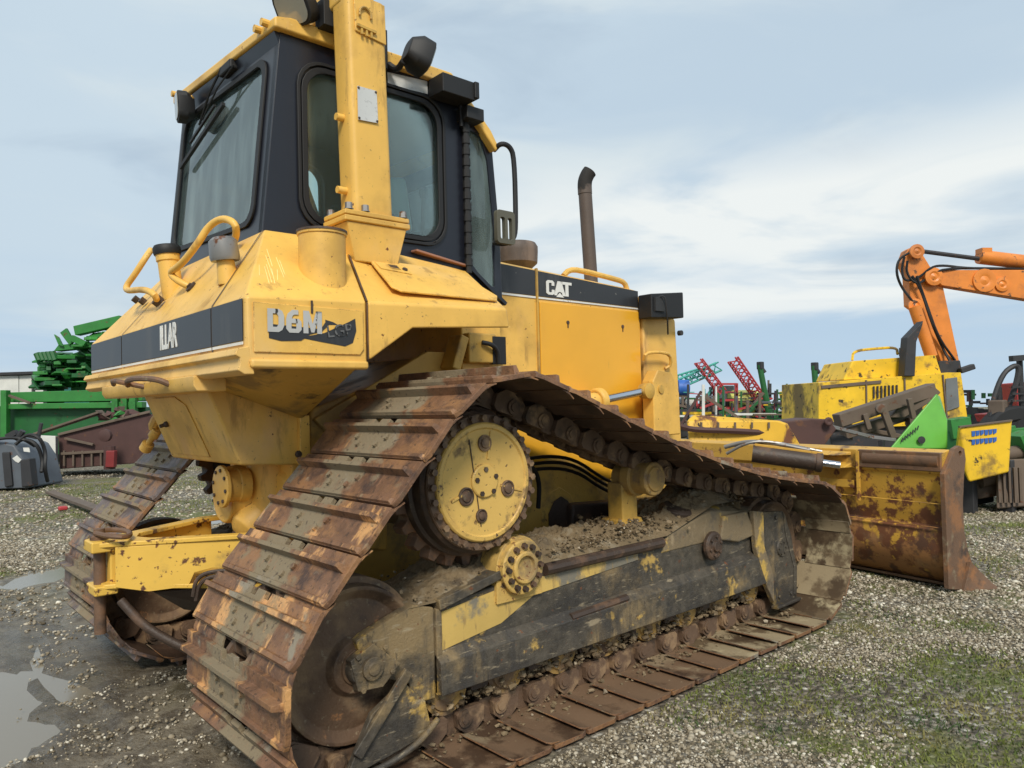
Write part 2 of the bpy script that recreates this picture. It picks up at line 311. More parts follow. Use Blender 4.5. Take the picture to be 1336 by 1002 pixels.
def put_text(body,size,origin,xdir,ydir,m_,parent,name='lettering',off=0,sx=1.0):
    me=text_mesh(body,size,name,off=off,sx=sx); me.materials.clear(); me.materials.append(m_)
    o=bpy.data.objects.new(name,me); link(o,parent); x=V(xdir).normalized(); y=V(ydir).normalized(); z=x.cross(y).normalized(); y=z.cross(x)
    M=Matrix((x,y,z)).transposed().to_4x4(); M.translation=V(origin); o.matrix_local=M; return o
DZ=thing('bulldozer','large worn yellow crawler bulldozer with black cab and wide rusty tracks, filling the foreground','bulldozer')
# ---- track path (x,z of the pin line)
def path_points():
    C1=(-1.34,.455,.365);C2=(-.72,1.11,.388);C3=(1.80,.455,.365)
    def tang(a,b):   # outer tangent, outside on the left of a->b when the loop runs clockwise seen from -y
        dx,dz=b[0]-a[0],b[1]-a[1]; L=math.hypot(dx,dz); al=math.asin((a[2]-b[2])/L); ang=math.atan2(dz,dx)+math.pi/2-al
        return ang
    pts=[(1.642,.09)]
    def arc(c,a0,a1):
        n=40
        for i in range(n+1):
            q=a0+(a1-a0)*i/n; pts.append((c[0]+c[2]*math.cos(q),c[1]+c[2]*math.sin(q)))
    aa=tang(C1,C2); bb=tang(C2,C3)
    arc(C1,-math.pi/2,-(2*math.pi-aa)); arc(C2,aa,bb)
    s=V((C2[0]+C2[2]*math.cos(bb),C2[1]+C2[2]*math.sin(bb))); e=V((C3[0]+C3[2]*math.cos(bb),C3[1]+C3[2]*math.sin(bb)))
    for i in range(1,40):
        t=i/40; p=s.lerp(e,t); pts.append((p.x,p.y-.10*math.sin(math.pi*t**1.12)))
    arc(C3,bb,-math.pi/2); pts.append((1.642,.09))
    return pts
PP=path_points(); 
cum=[0]
for a,b in zip(PP,PP[1:]): cum.append(cum[-1]+math.hypot(b[0]-a[0],b[1]-a[1]))
NS=round(cum[-1]/.2035); PITCH=cum[-1]/NS
def along(s):
    s%=cum[-1]; i=max(0,min(len(cum)-2,next(k for k in range(len(cum)) if cum[k]>s)-1)) if s<cum[-1] else 0
    d=cum[i+1]-cum[i]; t=(s-cum[i])/d if d else 0; a,b=PP[i],PP[i+1]; return V((a[0]+(b[0]-a[0])*t,0,a[1]+(b[1]-a[1])*t))
PINS=[along(k*PITCH) for k in range(NS)]
YT=-1.153; HW=.46
print('PINS',[(round(p.x,3),round(p.z,3)) for p in PINS[12:28]])
# shoe mesh: x travel, y across, z outward ; origin on pin line mid
def shoe_mesh(mo,mi_):
    g=G(); hp=PITCH/2-.004
    out=[(-hp,-HW+.012),(-hp+.02,-HW),(hp-.05,-HW),(hp,-HW+.006)]
    def notch(y0,y1): return [(hp,y0),(hp-.028,y0+.004),(hp-.028,y1-.004),(hp,y1)]
    out=[(-hp,-HW+.014),(-hp+.03,-HW),(hp,-HW+.004)]+notch(-.085,-.035)+notch(.035,.085)+[(hp,HW-.004),(-hp+.03,HW),(-hp,HW-.014)]
    g.plate([(x,y,.070) for x,y in out],(0,0,.02))
    for y0,y1 in((-HW+.012,-.135),(.135,HW-.012)):   # overlapping lip that slides under the next shoe
        pr=[(hp-.03,.066),(hp+.012,.060),(hp+.048,.046),(hp+.050,.052),(hp+.014,.0685),(hp-.03,.0695)]
        g.plate([(x,y0,z) for x,z in pr],(0,y1-y0,0))
    # grouser (tapered bar), trailing lip
    x0=hp-.058
    for (xa,w,w2,h) in ((x0,.015,.009,.036),(-hp+.014,.013,.008,.011)):
        y0,y1=-HW+.02,HW-.02
        b=[(xa-w,y0,.088),(xa+w,y0,.088),(xa+w,y1,.088),(xa-w,y1,.088),(xa-w2,y0+.01,.09+h),(xa+w2,y0+.01,.09+h),(xa+w2,y1-.01,.09+h),(xa-w2,y1-.01,.09+h)]
        g.add(b,[(0,1,5,4),(1,2,6,5),(2,3,7,6),(3,0,4,7),(4,5,6,7),(3,2,1,0)])
    for bx,by in ((x0-.045,-.115),(x0-.045,.115),(-hp+.055,-.07),(-hp+.055,.07)):
        g.lathe((bx,by,.088),(0,0,1),[(.017,0),(.017,.003),(.0135,.003),(.0135,.017)],6,False)
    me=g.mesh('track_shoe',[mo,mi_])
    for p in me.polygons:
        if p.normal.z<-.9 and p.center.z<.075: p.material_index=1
    return me
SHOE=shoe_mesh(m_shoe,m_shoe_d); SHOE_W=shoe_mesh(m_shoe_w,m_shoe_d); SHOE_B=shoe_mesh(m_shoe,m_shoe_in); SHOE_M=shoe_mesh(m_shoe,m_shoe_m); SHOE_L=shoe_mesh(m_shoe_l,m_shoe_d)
def build_track(sgn,lab):
    yt=YT*sgn
    g=G()
    for k in range(NS):
        a=PINS[k];b=PINS[(k+1)%NS]; d=(b-a); L=d.length; d.normalize(); n=V((-d.z,0,d.x)); 
        if (a-V((0,0,.6))).dot(n)<0 and False: n=-n
        # travel: bottom runs to -x, outside is down: n = (-d.z,0,d.x)= for d=(-1,0,0) -> (0,0,-1)
        for s in(-1,1):
            # two plates offset at alternate ends
            for (t0,t1,yo) in ((-.2,.55,.062),(.45,1.2,.092)):
                prof=[(t0*L,-.022),(t0*L+.02,-.040),(.35*L,-.040) if t0<0 else (.65*L,-.040),(t1*L-.02,-.040),(t1*L,-.022),(t1*L-.005,.035),(t1*L-.05,.07),(t0*L+.05,.07),(t0*L+.005,.035)]
                P3=[a+d*x+n*z_ for x,z_ in prof]
                y0=yt+s*yo-.014; g.plate([(p.x,y0,p.z) for p in P3],(0,.028,0))
            g.cyl((a.x,yt+s*.05,a.z),(a.x,yt+s*.118,a.z),.037,16)
            g.cyl((a.x,yt+s*.118,a.z),(a.x,yt+s*.124,a.z),.022,12)
        g.cyl((a.x,yt-.06,a.z),(a.x,yt+.06,a.z),.032,10,caps=False)
    tr=obj('track_chain',g,m_chain,DZ,label=lab)
    for k in range(NS):
        a=PINS[k];b=PINS[(k+1)%NS]; d=(b-a).normalized(); n=V((-d.z,0,d.x)); mid=(a+b)/2
        x=d; z=n; y=z.cross(x)
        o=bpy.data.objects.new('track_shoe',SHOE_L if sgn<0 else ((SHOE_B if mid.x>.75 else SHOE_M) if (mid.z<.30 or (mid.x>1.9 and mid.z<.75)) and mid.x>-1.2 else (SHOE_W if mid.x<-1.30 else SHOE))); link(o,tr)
        M=Matrix((x,y,z)).transposed().to_4x4(); M.translation=V((mid.x,yt,mid.z)); 
        jit=Matrix.Rotation(random.uniform(-.012,.012),4,'Y')@Matrix.Rotation(random.uniform(-.004,.004),4,'Z')
        o.matrix_local=M@jit
        bv=o.modifiers.new('bevel','BEVEL'); bv.width=.0035; bv.segments=2; bv.limit_method='ANGLE'; bv.angle_limit=R(40); bv.harden_normals=True
    return tr
build_track(1,'right-hand track nearest the camera'); build_track(-1,'left-hand track on the far side')

def both(name,g,mats,bevel=0,lr='right',lab=None,seg=2):
    a=obj(name,g,mats,DZ,bevel,seg=seg); b=obj(name,mirror(g),mats,DZ,bevel,seg=seg); return a,b
# ---- idlers
for cx,cz,nm in((-1.34,.455,'rear'),(1.80,.455,'front')):
    g=G(); g.lathe((cx,-1.29,cz),(0,1,0),[(.07,-.01),(.07,0),(.10,.0),(.12,.03),(.25,.045),(.285,.02),(.30,.02),(.305,.06),(.305,.075),(.33,.08),(.33,.19),(.305,.195),(.305,.21),(.30,.25),(.285,.25),(.25,.225),(.12,.24),(.10,.27),(.07,.27)],40)
    both('idler_wheel',g,m_idler,.004)
    g=G(); g.lathe((cx,-1.33,cz),(0,1,0),[(.055,-.01),(.06,0),(.06,.05)],20); 
    for k in range(6):
        q=k*math.pi/3; g.bolt((cx+.04*math.cos(q),-1.34,cz+.04*math.sin(q)),(0,-1,0),.008,.008)
    both('idler_hub_cap',g,m_frame)
# ---- sprocket, final drive
SX,SZ=-.72,1.112
g=G(); teeth=24; pts=[]
for k in range(teeth):
    for (dq,rr) in ((-.5,.335),(-.32,.345),(-.18,.385),(.18,.385),(.32,.345)):
        q=2*math.pi*(k+dq)/teeth; pts.append((SX+rr*math.cos(q),SZ+rr*math.sin(q)))
g.prism(pts,-1.19,-1.115)
both('sprocket',g,m_rust,.005)
g=G(); g.lathe((SX,-1.30,SZ),(0,1,0),[(.300,-.004),(.315,.012),(.318,.06),(.335,.07),(.335,.12),(.30,.15),(.30,.25),(.25,.40),(.25,.75),(.20,.8)],56)
both('final_drive_housing',g,m_rustdark,.003)
g=G(); g.lathe((SX,-1.305,SZ),(0,1,0),[(.296,-.018),(.300,-.012),(.300,.01)],60)
nb=28
for k in range(nb):
    q=2*math.pi*k/nb; g.lathe((SX+.280*math.cos(q),-1.322,SZ+.280*math.sin(q)),(0,-1,0),[(.019,0),(.019,.006),(.0155,.006),(.0155,.024)],6,False)
both('final_drive_bolt_ring',g,m_chain)
g=G(); g.lathe((SX,-1.322,SZ),(0,-1,0),[(.262,-.01),(.262,.012),(.255,.02),(.238,.022),(.232,.014),(0,.014)],64)
g.lathe((SX-.005,-1.334,SZ+.005),(0,-1,0),[(.074,0),(.074,.009),(.068,.014),(0,.015)],32)
# radial casting webs and weld-like marks
for q,r0,r1,w in ((80,.10,.225,.012),(-15,.09,.22,.01),(200,.1,.2,.01)):
    a=R(q); g.bar((SX+r0*math.cos(a),-1.338,SZ+r0*math.sin(a)),(SX+r1*math.cos(a),-1.338,SZ+r1*math.sin(a)),w,.008,(0,-1,0))
both('hub_cover',g,m_hub,.002)
HUBP=[((632,578),.037,0),((608,648),.040,1),((662,637),.037,0),((628,673),.03,1)]
g=G(); gd=G()
for (px,py),r_,dk in HUBP:
    p=hit(px,py,y=-1.338); (gd if dk else g).lathe((p.x,-1.336,p.z),(0,-1,0),[(r_,0),(r_,.008),(r_*.86,.010),(r_*.74,.004),(r_*.62,.004),(r_*.55,.012),(r_*.3,.014),(0,.014)],24)
both('hub_plug',g,m_chain); both('hub_plug',gd,m_rustdark)
g=G()
for k in range(5):
    q=k*2*math.pi/5+.4; g.bolt((SX+.056*math.cos(q),-1.349,SZ+.056*math.sin(q)),(0,-1,0),.012,.005)
g.bar((SX-.085,-1.3385,SZ+.19),(SX-.03,-1.3385,SZ-.19),.004,.003,(0,-1,0))
both('hub_bolt',g,m_rustdark)
# ---- roller frame
g=G(); YF=-1.30
web=[(-.985,.26),(-.99,.60),(-.50,.66),(.65,.66),(1.10,.64),(1.56,.60),(1.60,.45),(1.60,.27)]
g.prism(web,YF,-1.24)
both('roller_frame',g,m_frame,.008)
g=G(); # ledge: proud lower flange with sloped top
sec=lambda x,zt,zb:[(x,YF+.002,zt+.035),(x,YF-.045,zt-.005),(x,YF-.05,zb),(x,YF+.02,zb)]
A=sec(-.985,.395,.255);Bq=sec(1.60,.44,.262)
g.add(A+Bq,[(0,1,5,4),(1,2,6,5),(2,3,7,6),(3,0,4,7),(3,2,1,0),(4,5,6,7)])
both('frame_ledge',g,m_frame,.006)
g=G(); g.plate([(-.955,YF-.004,.425),(-.955,YF-.004,.585),(-.55,YF-.004,.632),(.35,YF-.004,.632),(.35,YF-.004,.60),(-.42,YF-.004,.555),(-.62,YF-.004,.47)],(0,.006,0))
both('frame_side_patch',g,m_frpatch)
g=G(); g.plate([(-.97,-1.33,.60),(-.50,-1.33,.70),(-.50,-1.33,.735),(-.98,-1.33,.645)],(0,.10,0)); 
g.plate([(-.985,-1.318,.25),(-.955,-1.318,.25),(-.955,-1.318,.60),(-.985,-1.318,.61)],(0,.02,0))
both('frame_upper_rail',g,m_frame,.005)
# rear arm to idler
g=G(); g.prism([(-.992,.24),(-.992,.615),(-1.09,.645),(-1.36,.56),(-1.31,.42),(-1.12,.335),(-1.10,.25)],YF-.012,YF+.04)
both('idler_arm',g,m_frame,.006)
g=G()
g.plate([(-1.40,-1.345,.50),(-1.30,-1.345,.545),(-1.18,-1.345,.44),(-1.26,-1.345,.37),(-1.37,-1.345,.38)],(0,.04,0))
g.lathe((-1.31,-1.35,.455),(0,-1,0),[(.045,0),(.045,.012),(.025,.014),(.025,.02),(0,.02)],16)
for p in((-1.37,.51),(-1.25,.52),(-1.22,.42),(-1.35,.38)): g.bolt((p[0],-1.345,p[1]),(0,-1,0),.012,.01)
both('idler_bracket',g,m_frame,.004)
g=G(); g.plate([(-1.30,-1.325,.27),(-1.15,-1.325,.35),(-1.05,-1.325,.25),(-1.02,-1.325,.12),(-1.22,-1.325,.085),(-1.42,-1.325,.06)],(0,.03,0)); g.tube([(-1.45,-1.33,.055),(-1.25,-1.34,.062),(-1.10,-1.34,.10),(-1.0,-1.34,.17)],.014,8)
g.bar((-1.14,-1.34,.40),(-1.38,-1.34,.14),.02,.045)
both('track_guard',g,m_frame,.006)
# pivot boss
bp_=hit(683,740,y=-1.345)
g=G(); o=(bp_.x,-1.345,bp_.z); g.lathe((bp_.x,-1.30,bp_.z),(0,-1,0),[(.125,-.05),(.125,.045),(.118,.05),(.074,.05),(.074,.062),(.068,.068),(.054,.068),(.05,.05),(0,.045)],36)
pl=[]; 
for q in range(0,181,15): pl.append((bp_.x+.138*math.cos(R(q)),bp_.z+.138*math.sin(R(q))))
pl+=[(bp_.x-.138,.56),(bp_.x+.138,.56)]
g.prism(pl,-1.318,-1.20)
b1,b2=both('pivot_boss',g,m_boss,.003)
g=G()
for k in range(12):
    q=2*math.pi*k/12; g.lathe((bp_.x+.097*math.cos(q),-1.35,bp_.z+.097*math.sin(q)),(0,-1,0),[(.016,0),(.016,.004),(.0125,.004),(.0125,.018)],6,False)
both('boss_bolt',g,m_rustdark)
# front recoil housing, bosses
g=G(); g.hull([(x,y,z) for y,zz in((-1.306,.0),(-1.10,0)) for x,z in((.55,.60),(.62,.70),(1.05,.78),(1.52,.72),(1.56,.60))]+[(x,-1.17,z) for x,z in ((.60,.74),(1.05,.82),(1.5,.79))])
g.hull([(x,y,z) for y in(-1.33,-1.2) for x,z in((1.10,.60),(1.14,.74),(1.40,.74),(1.50,.58),(1.30,.56))])
both('recoil_housing',g,m_recoil,.012)
g=G(); p=hit(930,712,y=-1.335); g.lathe((p.x,-1.325,p.z),(0,-1,0),[(.085,0),(.085,.02),(.07,.03),(.035,.03),(.03,.045),(0,.045)],24)
for k in range(6):
    q=k*math.pi/3+.3; g.bolt((p.x+.055*math.cos(q),-1.355,p.z+.055*math.sin(q)),(0,-1,0),.011,.01)
g.lathe((.85,-1.19,.78),(0,-.3,1),[(.10,-.03),(.10,.03),(.08,.045),(.04,.045),(0,.05)],20)
both('recoil_cap',g,m_rustdark,.003)
g=G(); g.cyl((-.35,-1.31,.665),(.55,-1.31,.665),.03,10); g.cyl((-.2,-1.325,.41),(.22,-1.325,.425),.022,8)
both('frame_pipe',g,m_rustdark)
g=G()
g.plate([(1.50,-1.33,.72),(1.84,-1.33,.69),(1.94,-1.33,.52),(1.99,-1.33,.30),(1.96,-1.33,.10),(1.68,-1.33,.095),(1.58,-1.33,.27),(1.50,-1.33,.5)],(0,.025,0))
g.plate([(1.83,-1.338,.69),(1.86,-1.338,.66),(1.99,-1.338,.30),(1.97,-1.338,.10),(1.94,-1.338,.12),(1.955,-1.338,.30),(1.86,-1.338,.52)],(0,.01,0))
g.bar((1.66,-1.345,.09),(1.97,-1.345,.095),.05,.02)
for p in((1.57,.62),(1.57,.45),(1.75,.14),(1.9,.14),(1.74,.66)): g.bolt((p[0],-1.33,p[1]),(0,-1,0),.014,.012)
both('front_idler_guard',g,m_frame,.005)
g=G(); g.plate([(1.44,-1.315,.74),(1.56,-1.315,.72),(1.56,-1.315,.50),(1.66,-1.315,.30),(1.66,-1.315,.12),(1.57,-1.315,.25),(1.46,-1.315,.50)],(0,-.035,0)); both('frame_end_rib',g,m_recoil,.006)
# track rollers
g0=G(); g0.lathe((0,-1.27,0),(0,1,0),[(.03,-.018),(.045,-.012),(.05,-.012),(.06,-.004),(.09,0),(.095,.01),(.115,.012),(.115,.05),(.09,.055),(.09,.17),(.115,.175),(.115,.215),(.06,.22)],28)
RM=g0.mesh('track_roller',m_roller)
for sg in(1,-1):
    for k in range(8):
        o=bpy.data.objects.new('track_roller',RM); link(o,DZ); o.location=(-.90+k*.345,0,.245); 
        if sg<0: o.rotation_euler=(0,0,math.pi)
g=G()
for k in range(9): 
    x=-.90+(k-.5)*.345; g.prism([(x-.045,.20),(x+.045,.20),(x+.07,.30),(x-.07,.30)],-1.275,-1.10)
both('roller_guard',g,m_rustdark,.004)
# carrier roller
g=G(); cp=hit(855,625,y=-1.35)
g.lathe((cp.x,-1.35,cp.z),(0,1,0),[(0,.0),(.05,0),(.055,-.006),(.065,-.006),(.068,.004),(.075,.0),(.086,.0),(.092,.006),(.092,.035),(.085,.04),(.085,.11),(.10,.115),(.10,.17),(.085,.18),(.07,.20)],30)
both('carrier_roller',g,m_roller,.002)
g=G(); g.box((cp.x-.03,-1.14,.86),(.13,.11,.28)); g.cyl((cp.x,-1.10,cp.z),(cp.x,-1.20,cp.z),.075,20); g.hull([(cp.x+dx,y,z) for dx,y,z in((-.15,-1.24,.64),(.12,-1.24,.64),(-.15,-1.0,.64),(.12,-1.0,.64),(-.11,-1.2,.80),(.06,-1.2,.80),(-.11,-1.05,.80),(.06,-1.05,.80))])
both('carrier_roller_post',g,m_yeld,.01)
# top of frame, inner side
g=G(); g.box((.3,-1.03,.45),(2.55,.44,.30)); both('frame_inner_beam',g,m_rustdark,.01)

# ---- main hull between the tracks
g=G(); g.hull([(x,y,z) for y in(-.46,.46) for x,z in((-1.15,.75),(-1.1,1.45),(-.2,1.75),(1.75,1.3),(1.75,.55),(-.9,.5))])
obj('main_case',g,m_yeld,DZ,.02)
g=G(); g.lathe((.47,-.46,.74),(0,-1,0),[(.40,-.05),(.40,.12),(.385,.14),(.10,.16)],48)
g.plate([(.30,-.622,.60),(.30,-.622,.80),(.36,-.622,.90),(.46,-.622,.93),(.55,-.622,.88),(.60,-.622,.78),(.60,-.622,.60)],(0,.01,0))
both('pivot_casting',g,m_yeld,.006)
g=G(); g.plate([(.35,-.63,.56),(.35,-.63,.78),(.40,-.63,.85),(.46,-.63,.875),(.52,-.63,.84),(.555,-.63,.77),(.555,-.63,.56)],(0,.004,0)); both('casting_recess',g,m_rustdark)
g=G(); g.hull([(x,y,z) for y in(-.60,-.40) for x,z in((.02,1.0),(.02,1.35),(.70,1.22),(1.0,1.10),(1.0,.93),(.72,.93))]); both('side_tank',g,m_yel2,.015)
g=G()
for dz,dx in((0,0),(-.035,.02),(-.07,.0)):
    g.tube([(.05+dx,-.66,1.12+dz),(.28+dx,-.70,1.14+dz),(.52,-.70,1.10+dz),(.75,-.68,.98+dz),(.98,-.62,.90+dz)],.011,8)
g.tube([(-.2,-.9,1.25),(.0,-.85,1.12),(.12,-.8,1.02),(.15,-.75,.85)],.014,8)
obj('hydraulic_hose',g,m_rub,DZ)
# rear axle / winch case
g=G(); g.hull([(x,y,z) for x,y,z in [(-1.18,-.30,.80),(-1.18,-.42,1.22),(-.7,-.5,.7),(-.7,-.5,1.3),(-1.18,.30,.80),(-1.18,.42,1.22),(-.7,.5,.7),(-.7,.5,1.3)]])
g.lathe((-1.16,-.02,1.02),(-1,0,0),[(.22,-.05),(.20,.05),(.16,.08),(.14,.22)],32)
g.lathe((-1.14,-.28,1.02),(-1,0,0),[(.16,-.08),(.15,.02),(.10,.06)],28)
g.cyl((-1.15,-.14,.86),(-1.15,-.14,1.18),.14,24); g.lathe((-1.27,-.12,.86),(-.8,0,-.6),[(.12,-.1),(.12,0),(.105,.04),(.06,.07),(0,.08)],20)
obj('rear_case',g,m_yel,DZ,.01)
fl=hit(288,635,x=-1.43)
g=G(); g.lathe((-1.30,fl.y,fl.z),(-1,0,0),[(.085,0),(.085,.05),(.08,.055),(.08,.11),(.105,.115),(.105,.132),(.10,.135),(0,.135)],32); 
fb=obj('bearing_flange',g,m_yel,DZ,.002)
g=G()
for k in range(8):
    q=k*math.pi/4+.2; g.bolt((-1.436,fl.y+.082*math.cos(q),fl.z+.082*math.sin(q)),(-1,0,0),.010,.006)
for p in((-1.3,-.2,.80),(-1.33,-.08,.83),(-1.28,-.26,.87),(-1.20,-.32,.9)): g.lathe(p,(-1,-.4,-.2),[(.016,-.02),(.016,.02)],6,False)
obj('case_bolt',g,m_rustdark,DZ)
# ---- drawbar: a V of box arms meeting at the rear pin
apex=V((-1.97,0,.87)); 
g=G()
def arm(g,a,b,w0,w1,zt,h0,h1,t=.02):
    a=V(a);b=V(b); d=(b-a).normalized(); s=V((d.y,-d.x,0))
    g.plate([a+s*w0+V((0,0,zt)),b+s*w1+V((0,0,zt)),b-s*w1+V((0,0,zt)),a-s*w0+V((0,0,zt))],(0,0,-t))
RA=(-1.93,-.10);RB=(-1.33,-.36); LA=(-1.93,.10);LB=(-1.33,.40)
zt=.865
g.plate([(-1.96,-.08,zt),(-1.88,-.115,zt),(-1.35,-.40,zt),(-1.18,-.40,zt),(-1.18,-.34,zt),(-1.36,-.33,zt),(-1.74,-.10,zt),(-1.78,0,zt),(-1.74,.10,zt),(-1.36,.33,zt),(-1.18,.34,zt),(-1.18,.42,zt),(-1.35,.42,zt),(-1.88,.115,zt),(-1.96,.08,zt)],(0,0,-.022))
g.plate([(-1.94,-.08,zt-.19),(-1.88,-.11,zt-.19),(-1.35,-.39,zt-.24),(-1.2,-.38,zt-.24),(-1.2,.38,zt-.24),(-1.35,.39,zt-.24),(-1.88,.11,zt-.19),(-1.94,.08,zt-.19)],(0,0,-.022))
hb=obj('drawbar_plate',g,m_chip,DZ,.005)
for s in(1,-1):
    g=G(); 
    a0=V((-1.90,-.105*s,0)); b0=V((-1.30,-.405*s,0))
    def q(t,z): p=a0.lerp(b0,t); return (p.x,p.y,z)
    outl=[q(0,.842),q(1,.842),q(1,.62),q(.92,.64),q(.80,.70),q(.62,.715),q(.50,.70),q(.46,.64),q(.2,.63),q(0,.66)]
    g.plate(outl,(.008,.02*s,0)); obj('drawbar_side',g,m_chip,DZ,.003)
g=G(); g.hull([(x,y,z) for x in(-1.99,-1.88) for y in(-.08,.08) for z in(.82,.872)]); g.hull([(x,y,z) for x in(-1.98,-1.88) for y in(-.08,.08) for z in(.625,.668)]); g.box((-1.885,0,.74),(.05,.12,.18))
obj('hitch_block',g,m_chip,DZ,.008)
g=G(); g.cyl((-1.94,0,.44),(-1.94,0,.83),.026,16); g.lathe((-1.94,0,.872),(0,0,1),[(.04,0),(.04,.015),(.024,.025),(.024,.05),(0,.05)],16)
g.tube([(-1.96,-.02,.905),(-1.93,-.14,.90),(-1.86,-.17,.89),(-1.81,-.02,.89),(-1.83,.12,.89),(-1.92,.10,.90)],.012,8)
obj('hitch_pin',g,m_rust,DZ)
g=G(); g.tube([(-1.88,-.10,.60),(-1.78,-.18,.45),(-1.55,-.32,.30)],.022,8); g.hull([(-1.75,-.15,.62),(-1.3,-.38,.62),(-1.3,.38,.62),(-1.75,.15,.62),(-1.6,-.1,.50),(-1.2,-.3,.40),(-1.2,.3,.40),(-1.6,.1,.50)]); obj('drawbar_underside',g,m_rustdark,DZ,.01)
g=G()
P0=[(-1.62,-.27,.60),(-1.61,-.28,.68),(-1.56,-.31,.71),(-1.45,-.38,.71),(-1.33,-.44,.70)]
for dz in(0,-.022): g.tube([(p[0]+dz*-.6,p[1]-.02,p[2]+dz) for p in P0],.010,8)
obj('rear_hose',g,m_rustdark,DZ)
g=G(); g.hull([(x,y,z) for x,y,z in((-1.1,-.45,.35),(-1.1,.45,.35),(-1.2,-.4,.62),(-1.2,.4,.62),(0,-.45,.35),(0,.45,.35),(0,.45,.7),(0,-.45,.7))]); obj('belly_guard',g,m_rustdark,DZ,.01)

# ---- rear tank and fenders
zc=1.872
def sideF(sgn):
    w=1.18*sgn
    return w
shell=G()
cabL,cabR=.72,-.62
Tb=[(-1.70,-1.18,1.64),(-1.70,-1.18,zc),(-1.43,-.70,2.25)]
# rear tank block (full width)
C_R=V((-1.425,-.70,2.25)); C_L=V((-1.425,.70,2.25))
tank=G()
xe=-1.205     # seam between tank and side compartment
tank.hull([(-1.71,-1.17,1.635),(-1.71,-1.17,zc),(-1.71,1.17,1.635),(-1.71,1.17,zc),C_R,C_L,(-1.70,-1.18,1.635),(-1.70,-1.18,zc),(-1.70,1.18,1.635),(-1.70,1.18,zc),
   (-1.207,-1.18,1.637),(-1.207,1.18,1.637),(-1.207,-1.18,1.887),(-1.207,1.18,1.887),(-1.045,-.70,2.25),(-1.045,.70,2.25),(-1.17,-.6,1.6),(-1.17,.6,1.6)])
obj('rear_fuel_tank',tank,m_yel,DZ,.016,seg=3)
for s in(1,-1):
    g=G()
    y1=-1.183*s; y2=-.58*s
    out=[(-1.20,1.637),(-.975,1.785),(-.415,1.815),(-.43,1.91),(-1.20,1.888)]
    side=[V((x,y1,z)) for x,z in out]
    E=V((-.22,-.60*s,2.205)); Fv=V((-1.038,-.70*s,2.253))
    inn=[V((-1.03,-.62*s,2.12)),V((-.24,-.58*s,2.12)),E,Fv]
    u0=V((-1.03,-.66*s,2.10)); u1=inn[1]
    g.add(side+[Fv,E,u0,u1],[(0,1,2,3,4),(4,3,6,5),(3,2,8,6),(2,1,7,8),(1,0,7),(0,4,5,7),(5,6,8,7)]); sc=obj('side_compartment',g,m_yel,DZ,.014,seg=3)
    # compartment door on the slope
    nrm=V((0,-.335*s*-1,.53)) ; nrm=V((0,-.345*s,.53)).normalized()
    def sl(px,py):
        p=hit(px,py,y=-1.0); return p
    def onslope(x,t): # t 0 at crease .. 1 at top
        y=-1.175*s+(.475*s)*t; z=1.902+(2.24-1.902)*t; return V((x,y,z))
    door=[onslope(-.985,.14),onslope(-1.02,.20),onslope(-1.0,.62),onslope(-.955,.68),onslope(-.50,.66),onslope(-.40,.22),onslope(-.44,.13)]
    g=G(); g.plate([p+nrm*.004 for p in door],nrm*.010)
    dr=obj('compartment_door',g,m_yel,sc,.004)
    g=G(); g.plate([p+nrm*.0145 for p in (onslope(-.985,.50),onslope(-.985,.62),onslope(-.83,.60),onslope(-.83,.45))],nrm*.004)
    g.plate([p+nrm*.019 for p in (onslope(-.93,.52),onslope(-.93,.585),onslope(-.875,.575),onslope(-.875,.51))],nrm*.002); g.cur=0
    hd=obj('door_latch',g,m_yel,dr,.002)
    g=G(); g.plate([p+nrm*.0212 for p in (onslope(-.925,.53),onslope(-.925,.58),onslope(-.88,.572),onslope(-.88,.52))],nrm*.001); g.lathe(onslope(-.85,.52)+nrm*.018,nrm,[(.014,0),(.012,.008),(0,.008)],12); obj('latch_recess',g,m_rustdark,dr)
    g=G(); g.bar((-.60,-.65*s,2.262),(-.24,-.62*s,2.222),.05,.012); obj('copper_trim_strip',g,m_copper,DZ,.003)
    # lower rounded flange along the fender side
    g=G(); g.bar((-1.70,-1.172*s,1.625),(-1.205,-1.172*s,1.625),.05,.035); obj('fender_edge',g,m_yel,DZ,.012,seg=3)
    # underside skirt
    g=G(); g.hull([V(p) for p in ((-1.68,-1.14*s,1.63),(-1.215,-1.15*s,1.63),(-1.62,-.49*s,1.60),(-1.165,-.49*s,1.40),(-1.19,-.72*s,1.475),(-1.165,-.49*s,1.6),(-1.62,-.49*s,1.57))]); obj('fender_underside',g,m_yeld,DZ,.01)
    g=G(); g.plate([(-.42,-.45*s,1.75),(-.10,-.45*s,1.75),(-.05,-.45*s,1.45),(-1.0,-.45*s,1.30),(-1.1,-.45*s,1.40)],(0,-.05*s,0)); obj('inner_fender_panel',g,m_yeld,DZ,.01)
# seams on the tank side
g=G(); 
for s in(1,-1): g.bar((-1.2035,-1.1845*s,1.65),(-1.2035,-1.1845*s,1.885),.004,.007,(0,1,0)); g.bar((-1.2035,-1.184*s,1.889),(-1.046,-.72*s,2.243),.007,.006,(0,0,1))
obj('panel_seam',g,m_rustdark,DZ)
# raised side panel on tank end
for s in(1,-1):
    g=G(); g.plate([(-1.685,-1.181*s,1.668),(-1.24,-1.181*s,1.668),(-1.222,-1.181*s,1.69),(-1.222,-1.181*s,1.85),(-1.685,-1.181*s,1.855)],(0,-.006*s,0)); obj('tank_end_panel',g,m_yel,DZ,.005,seg=3)
